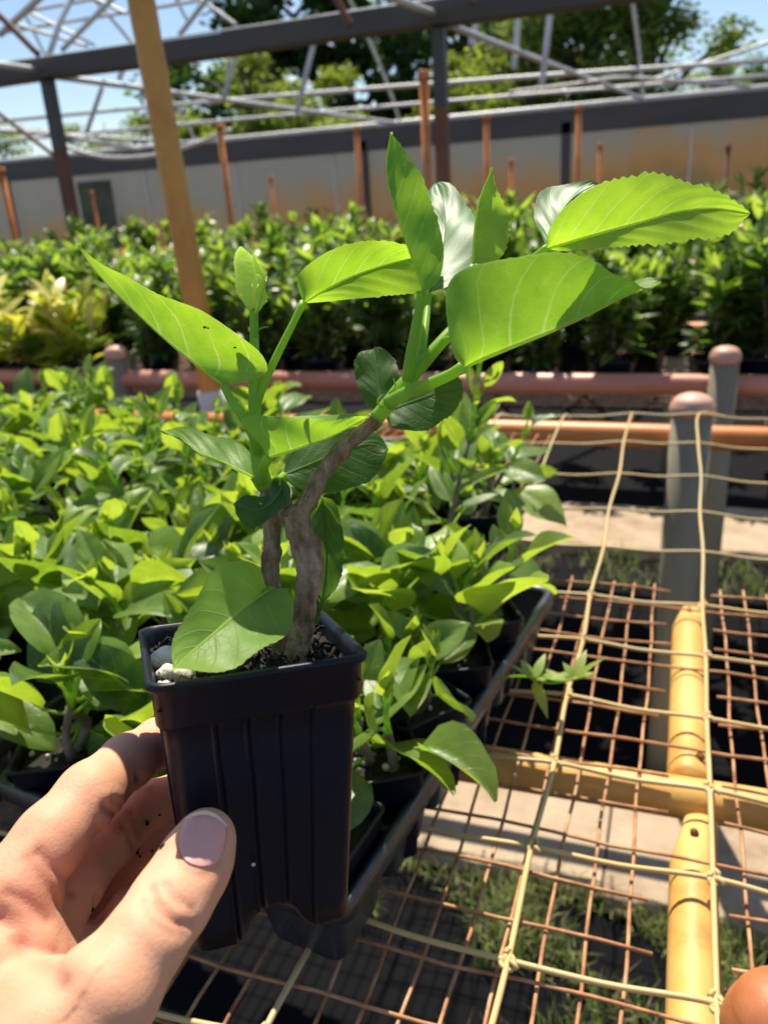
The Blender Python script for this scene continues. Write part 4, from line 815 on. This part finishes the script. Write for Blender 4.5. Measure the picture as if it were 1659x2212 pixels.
# dark leaf behind the branch
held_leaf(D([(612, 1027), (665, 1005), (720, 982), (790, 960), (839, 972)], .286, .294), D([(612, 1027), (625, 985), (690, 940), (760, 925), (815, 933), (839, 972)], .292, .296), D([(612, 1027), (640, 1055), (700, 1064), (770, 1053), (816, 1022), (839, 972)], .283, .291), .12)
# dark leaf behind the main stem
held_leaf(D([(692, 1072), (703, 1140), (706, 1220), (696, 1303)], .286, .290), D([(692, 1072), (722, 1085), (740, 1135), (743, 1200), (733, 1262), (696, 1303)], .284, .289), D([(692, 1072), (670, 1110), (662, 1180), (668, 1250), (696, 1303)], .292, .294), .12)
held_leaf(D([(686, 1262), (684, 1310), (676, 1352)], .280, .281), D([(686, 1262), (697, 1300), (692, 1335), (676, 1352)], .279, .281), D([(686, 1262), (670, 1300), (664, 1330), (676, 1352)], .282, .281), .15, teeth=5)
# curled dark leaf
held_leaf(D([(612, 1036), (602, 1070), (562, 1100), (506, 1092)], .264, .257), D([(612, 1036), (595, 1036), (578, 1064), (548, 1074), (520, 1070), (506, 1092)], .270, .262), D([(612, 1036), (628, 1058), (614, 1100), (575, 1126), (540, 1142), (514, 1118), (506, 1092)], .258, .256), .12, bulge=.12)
# broad lower leaf over the pot's edge
held_leaf(D([(583, 1273), (525, 1315), (465, 1366), (410, 1412), (372, 1450)], .265, .229), D([(583, 1273), (560, 1230), (520, 1213), (470, 1224), (438, 1268), (398, 1335), (377, 1380), (372, 1450)], .272, .231), [(583, 1273, .265), (615, 1277, .263), (634, 1310, .259), (628, 1350, .254), (606, 1380, .2485), (560, 1412, .241), (500, 1440, .2345), (440, 1452, .2305), (372, 1450, .229)], .74, bulge=.05, wave=.0012)
# left leaf half in shade
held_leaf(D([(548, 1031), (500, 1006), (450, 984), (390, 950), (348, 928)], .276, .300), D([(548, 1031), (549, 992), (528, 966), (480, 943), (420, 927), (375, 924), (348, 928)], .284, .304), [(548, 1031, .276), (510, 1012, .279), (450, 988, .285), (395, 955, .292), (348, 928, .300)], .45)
# rolled bud: young leaves wrapped into a pale spindle
q = MB(); k = 36; n_ = 40; C = cat(px((551, 676, .277), (546, 630, .277), (538, 585, .277), (521, 533, .277)), n_ + 1); V_ = []
rp = np.interp(np.linspace(0, 1, n_ + 1), [0, .10, .28, .5, .72, .9, 1], [.0011, .0030, .0051, .0054, .0046, .0026, .0005])
sdv, fwd = RW @ np.array([1., 0, 0]), RW @ np.array([0, 0, 1.])
for i in range(n_ + 1):
    for j_ in range(k + 1):
        a = 2 * math.pi * j_ / k * 1.18 + 3.4 + i * .022; rr = rp[i] * (.80 + .30 * j_ / k + .05 * math.sin(3 * a + i * .3) + .03 * math.sin(i * 1.9 + j_)); V_.append(C[i] + rr * (sdv * math.cos(a) + fwd * .7 * math.sin(a)))
k += 1
q.add(V_, [(i * k + j_, i * k + j_ + 1, (i + 1) * k + j_ + 1, (i + 1) * k + j_) for i in range(n_) for j_ in range(k - 1)], [(i / n_, abs(j_ / k * 2 - 1)) for i in range(n_ + 1) for j_ in range(k)], .6); q.build('bud', M['bud'], PC)
held_leaf(D([(551, 676), (566, 640), (571, 600), (545, 550)], .2735, .276), D([(551, 676), (574, 650), (577, 605), (566, 575), (545, 550)], .2765, .278), D([(551, 676), (552, 640), (556, 600), (545, 550)], .2720, .275), .6, bulge=.2, teeth=8, tamp=.0012, t0=.2, mt='bud', ns=40, nt=8)
move_origin_loc = (PT[0], PT[1], PT[2] - .094)
PC.location = move_origin_loc
for ch in PC.children: ch.matrix_parent_inverse = Matrix.Translation(-Vector(move_origin_loc))

# ------------------------------------------------------------------ the hand
def cap(P, a, b_, ra, rb):
    ab = b_ - a; t_ = np.clip(((P - a) @ ab) / (ab @ ab), 0, 1); return np.linalg.norm(P - a - t_[:, None] * ab, axis=1) - (ra + (rb - ra) * t_)
def smin(a, b_, k):
    h = np.clip(.5 + .5 * (b_ - a) / k, 0, 1); return b_ + (a - b_) * h - k * h * (1 - h)
def chain(P, pts, k=.003):
    d = None; Q = [(at(*p[:3]), p[3]) for p in pts]
    for (a, ra), (b_, rb) in zip(Q[:-1], Q[1:]):
        c_ = cap(P, a, b_, ra, rb); d = c_ if d is None else smin(d, c_, k)
    return d
HAND = dict(
 thumb=[(448, 1806, .2365, .0078), (432, 1842, .2345, .0092), (408, 1890, .2300, .0098), (366, 1955, .2210, .0103), (308, 2040, .2100, .0101), (228, 2150, .2000, .0115), (120, 2290, .1950, .0165), (20, 2430, .1950, .023)],
 index=[(30, 1925, .240, .0125), (110, 1812, .252, .0106), (195, 1716, .267, .0102), (275, 1645, .288, .0092), (345, 1604, .306, .0088), (420, 1585, .314, .0080)],
 middle=[(70, 2012, .252, .0122), (158, 1906, .270, .0100), (230, 1818, .288, .0094), (312, 1744, .308, .0090), (390, 1712, .318, .0082)],
 ring=[(112, 2075, .264, .0116), (186, 1972, .282, .0094), (248, 1880, .296, .0088), (322, 1808, .310, .0082), (400, 1780, .318, .0076)],
 pinky=[(165, 2125, .264, .0110), (232, 2040, .270, .0084), (282, 1968, .274, .0072), (345, 1908, .286, .0068), (405, 1880, .298, .0064)])
def hand_sdf(P):
    fi = chain(P, HAND['index'], .004); mi = chain(P, HAND['middle'], .004); ri = chain(P, HAND['ring'], .004); pi_ = chain(P, HAND['pinky'], .004); th = chain(P, HAND['thumb'], .005)
    f = smin(smin(fi, mi, .0008), smin(ri, pi_, .0008), .0008)
    pal = None
    for a, b_, ra, rb in (((20, 1955, .243), (0, 2120, .232), .015, .018), ((60, 2025, .255), (40, 2160, .240), .015, .019), ((105, 2085, .264), (60, 2200, .245), .0145, .02), ((145, 2120, .264), (90, 2260, .240), .0135, .02), ((0, 2120, .232), (-120, 2420, .215), .019, .026), ((60, 2200, .240), (-60, 2480, .220), .02, .028), ((-90, 2440, .215), (-300, 2800, .19), .027, .031)):
        c_ = cap(P, at(*a), at(*b_), ra, rb); pal = c_ if pal is None else smin(pal, c_, .008)
    f = smin(f, pal, .0045)
    ten = chain(P, [(222, 2160, .202, .0112), (90, 2215, .212, .0145), (-40, 2320, .212, .022)], .006)     # ball of the thumb
    th = smin(th, ten, .007)
    return smin(f, th, .0045)
lo = np.array([9e9] * 3); hi = -lo
for ch_ in HAND.values():
    for p in ch_: lo = np.minimum(lo, at(*p[:3]) - p[3] - .006); hi = np.maximum(hi, at(*p[:3]) + p[3] + .006)
for p in ((-90, 2440, .215), (-200, 2640, .2)): lo = np.minimum(lo, at(*p) - .03); hi = np.maximum(hi, at(*p) + .03)
VX = .00075; SUB = 6
dims = (np.ceil((hi - lo) / (VX * SUB)).astype(int) + 1)
gc = np.stack(np.meshgrid(*[lo[k] + np.arange(dims[k]) * VX * SUB for k in range(3)], indexing='ij'), -1)
dc = hand_sdf(gc.reshape(-1, 3)).reshape(dims)
fd = (dims - 1) * SUB + 1
fine = np.repeat(np.repeat(np.repeat(dc, SUB, 0), SUB, 1), SUB, 2)[SUB // 2:SUB // 2 + fd[0], SUB // 2:SUB // 2 + fd[1], SUB // 2:SUB // 2 + fd[2]].astype(np.float32)
pad = [(0, int(fd[k] - fine.shape[k])) for k in range(3)]; fine = np.pad(fine, pad, mode='edge')
idx = np.argwhere(np.abs(fine) < VX * SUB * 1.6)
for c0 in range(0, len(idx), 400000):
    ii = idx[c0:c0 + 400000]; fine[ii[:, 0], ii[:, 1], ii[:, 2]] = hand_sdf(lo + ii * VX)
def surface_nets(Fd, lo_, h):
    s_ = Fd < 0; nx_, ny_, nz_ = Fd.shape
    cnt = np.zeros((nx_ - 1, ny_ - 1, nz_ - 1), np.int8)
    for a in (0, 1):
        for b_ in (0, 1):
            for c_ in (0, 1): cnt += s_[a:nx_ - 1 + a, b_:ny_ - 1 + b_, c_:nz_ - 1 + c_]
    act = (cnt > 0) & (cnt < 8); cells = np.argwhere(act); vid = np.full(act.shape, -1, np.int32); vid[act] = np.arange(len(cells))
    acc = np.zeros((len(cells), 3)); num = np.zeros(len(cells)); corners = [(a, b_, c_) for a in (0, 1) for b_ in (0, 1) for c_ in (0, 1)]
    for i, p in enumerate(corners):
        for q_ in corners[i + 1:]:
            if sum(abs(p[k] - q_[k]) for k in range(3)) != 1: continue
            f0 = Fd[cells[:, 0] + p[0], cells[:, 1] + p[1], cells[:, 2] + p[2]]; f1 = Fd[cells[:, 0] + q_[0], cells[:, 1] + q_[1], cells[:, 2] + q_[2]]
            m2 = (f0 < 0) != (f1 < 0); t_ = np.where(m2, f0 / (f0 - f1 + 1e-20), 0)
            acc += np.where(m2[:, None], np.array(p) + t_[:, None] * (np.array(q_) - np.array(p)), 0); num += m2
    V_ = lo_ + (cells + acc / num[:, None]) * h; faces = []
    for ax in range(3):
        e0 = [slice(1, -1)] * 3; e0[ax] = slice(0, -1); e1 = list(e0); e1[ax] = slice(1, None)
        ch_ = s_[tuple(e0)] != s_[tuple(e1)]; E_ = np.argwhere(ch_); off = np.array([1, 1, 1]); off[ax] = 0; E_ = E_ + off
        inside = s_[E_[:, 0], E_[:, 1], E_[:, 2]]; b1, b2 = (ax + 1) % 3, (ax + 2) % 3
        def cell(d1, d2):
            c_ = E_.copy(); c_[:, b1] -= d1; c_[:, b2] -= d2; ok = (c_ < np.array(vid.shape)).all(1); r_ = np.full(len(c_), -1); r_[ok] = vid[c_[ok, 0], c_[ok, 1], c_[ok, 2]]; return r_
        Q_ = np.stack([cell(1, 1), cell(0, 1), cell(0, 0), cell(1, 0)], 1); Q_ = np.where(inside[:, None], Q_, Q_[:, ::-1]); faces.append(Q_[(Q_ >= 0).all(1)])
    return V_, np.concatenate(faces)
HV, HF = surface_nets(fine, lo, VX)
lab = np.arange(len(HV))
while True:
    new = lab.copy()
    for k in range(4):
        a, b_ = HF[:, k], HF[:, (k + 1) % 4]; np.minimum.at(new, a, lab[b_]); np.minimum.at(new, b_, lab[a])
    new = new[new]
    if (new == lab).all(): break
    lab = new
keep_ = lab == np.bincount(lab).argmax(); rm = np.cumsum(keep_) - 1; HF = rm[HF[keep_[HF[:, 0]]]]; HV = HV[keep_]
for it in range(4):                                   # relax the lattice
    acc = np.zeros_like(HV); num = np.zeros(len(HV))
    for k in range(4):
        a, b_ = HF[:, k], HF[:, (k + 1) % 4]
        np.add.at(acc, a, HV[b_]); np.add.at(num, a, 1); np.add.at(acc, b_, HV[a]); np.add.at(num, b_, 1)
    HV = HV + .5 * (acc / num[:, None] - HV)
gr = np.stack([hand_sdf(HV + np.eye(3)[k] * 1e-4) - hand_sdf(HV - np.eye(3)[k] * 1e-4) for k in range(3)], 1); gr /= np.linalg.norm(gr, axis=1)[:, None] + 1e-9
cam_c = (HV - CAM) @ RW; HU = np.stack([CX + F * cam_c[:, 0] / cam_c[:, 2], CY - F * cam_c[:, 1] / cam_c[:, 2]], 1)
def dist_poly(pts):
    """distance in space from the skin to a crease drawn across the side of the skin it lies on"""
    best = np.full(len(HV), 9e9); P3 = []
    for (u, v) in pts:
        d = np.linspace(.17, .34, 400); s_ = hand_sdf(np.array([at(u, v, x) for x in d])); k = np.argmax(s_ < 0); P3.append(at(u, v, d[k] if s_[k] < 0 else .25))
    C = cat(P3, 90)
    near = np.where(np.linalg.norm(HV - C.mean(0), axis=1) < np.linalg.norm(C - C.mean(0), axis=1).max() + .006)[0]
    best[near] = np.linalg.norm(HV[near][:, None] - C[None], axis=2).min(1); return best
disp = np.zeros(len(HV)); flush = np.zeros(len(HV))
CREASES = [([(330, 1924), (348, 1962), (380, 1990), (414, 1999)], .0008, .0011), ([(312, 1950), (334, 1990), (362, 2012), (392, 2020)], .0006, .0012), ([(362, 1914), (380, 1942), (412, 1964)], .0005, .0010), ([(340, 1950), (360, 1980), (388, 1998)], .0003, .0007),
           ([(228, 1742), (250, 1758), (268, 1786)], .0012, .0011), ([(243, 1728), (262, 1740), (286, 1757)], .0007, .0009), ([(296, 1678), (318, 1690), (330, 1710)], .0008, .0009), ([(85, 1845), (120, 1880), (155, 1925)], .0009, .0014), ([(58, 1858), (95, 1900), (125, 1955)], .0005, .0014),
           ([(0, 1985), (50, 2035), (100, 2090), (130, 2130)], .0016, .002), ([(280, 1812), (290, 1835)], .0007, .0009), ([(315, 1768), (326, 1784)], .0006, .0008), ([(205, 1940), (215, 1985)], .0008, .001), ([(20, 1930), (60, 1950), (100, 1990)], .0006, .0012), ([(30, 2030), (80, 2050), (120, 2060)], .0005, .0012), ([(388, 1826), (398, 1866), (425, 1890), (456, 1884), (476, 1860)], .0003, .0010)]
for pts, A, w in CREASES:
    d = dist_poly(pts); w *= 1.25; disp -= .85 * A * np.exp(-(d / w) ** 2); disp += A * .25 * np.exp(-((d - 2.6 * w) / (1.5 * w)) ** 2); flush += .34 * np.exp(-(d / (1.0 * w)) ** 2)
def near_pt(u, v, d, r): return np.exp(-(np.linalg.norm(HV - at(u, v, d), axis=1) / r) ** 2)
for a in ((450, 1800, .23, .012), (300, 1650, .29, .016), (130, 1880, .245, .016), (60, 1970, .235, .02), (320, 1740, .3, .014), (120, 2080, .235, .022), (330, 1810, .3, .015), (80, 2260, .18, .02)): flush += .15 * near_pt(a[0], a[1], a[2], a[3] * 1.4)
HV2 = HV + gr * disp[:, None]
me = bpy.data.meshes.new('person'); me.from_pydata(HV2.tolist(), [], HF.tolist()); me.materials.append(M['skin']); me.polygons.foreach_set('use_smooth', [True] * len(me.polygons))
me.attributes.new('flush', 'FLOAT', 'POINT').data.foreach_set('value', np.clip(flush, 0, .85).astype(np.float32)); me.update()
hand = bpy.data.objects.new('person', me); COL.objects.link(hand)
tag(hand, 'left hand of a person gripping the black pot between thumb and curled fingers', 'person')
def skin_hit(u, v):
    d = np.linspace(.19, .26, 300); s_ = hand_sdf(np.array([at(u, v, x) for x in d])); k = int(np.argmax(s_ < 0)); return d[k] if s_[k] < 0 else None
# thumbnail: a curved plate lying on the skin
nb, ntip = np.array([429., 1874.]), np.array([450., 1751.]); ax = (ntip - nb); Ln = np.linalg.norm(ax); ax /= Ln; nx2 = np.array([-ax[1], ax[0]])
def nail_part(s0, s1, name, mt, parent, lift):
    q = MB(); ns_, nt_ = 22, 18; V_ = []
    for i in range(ns_ + 1):
        fr = s0 + (s1 - s0) * i / ns_
        for j in range(nt_ + 1):
            t_ = j / nt_ * 2 - 1; sb = .34 * (1 - math.sqrt(1 - .96 * t_ * t_)); st_ = 1 - .20 * t_ * t_; s_ = sb + (st_ - sb) * fr
            p = nb + ax * Ln * s_ + nx2 * (-t_) * 51 * (.92 + .08 * math.sin(math.pi * fr)); V_.append((p, t_, s_))
    pts = []; c0 = skin_hit(*(nb + ax * Ln * .5))
    for p, t_, s_ in V_:
        d = skin_hit(*p); d = min(d if d is not None else c0 + .006, c0 + .006)
        pts.append(at(p[0], p[1], d - lift * (1 - .55 * abs(t_) ** 4) * min(1, .35 + s_ * 1.4)))
    k = nt_ + 1; q.add(pts, [(i * k + j, i * k + j + 1, (i + 1) * k + j + 1, (i + 1) * k + j) for i in range(ns_) for j in range(nt_)])
    o = q.build(name, M[mt], parent); sm = o.modifiers.new('s', 'SOLIDIFY'); sm.thickness = .0004; sm.offset = 0; ss = o.modifiers.new('m', 'SMOOTH'); ss.iterations = 3; return o
nl = nail_part(0, .925, 'thumbnail', 'nail', hand, .0007); nail_part(.915, 1.0, 'nail_tip', 'nail_edge', nl, .0009)
q = MB()
for (u, v) in ((297, 1842), (352, 1828), (298, 1836), (303, 1850), (330, 1838), (200, 1965), (318, 1778), (345, 1760)):
    d = np.linspace(.2, .33, 300); s_ = hand_sdf(np.array([at(u, v, x) for x in d])); k = int(np.argmax(s_ < 0))
    if s_[k] < 0: q.blob(at(u, v, d[k]), RNG.uniform(.0004, .0010), 0, .3)
tag(q.build('soil_specks', M['soil'], hand), kind='stuff')
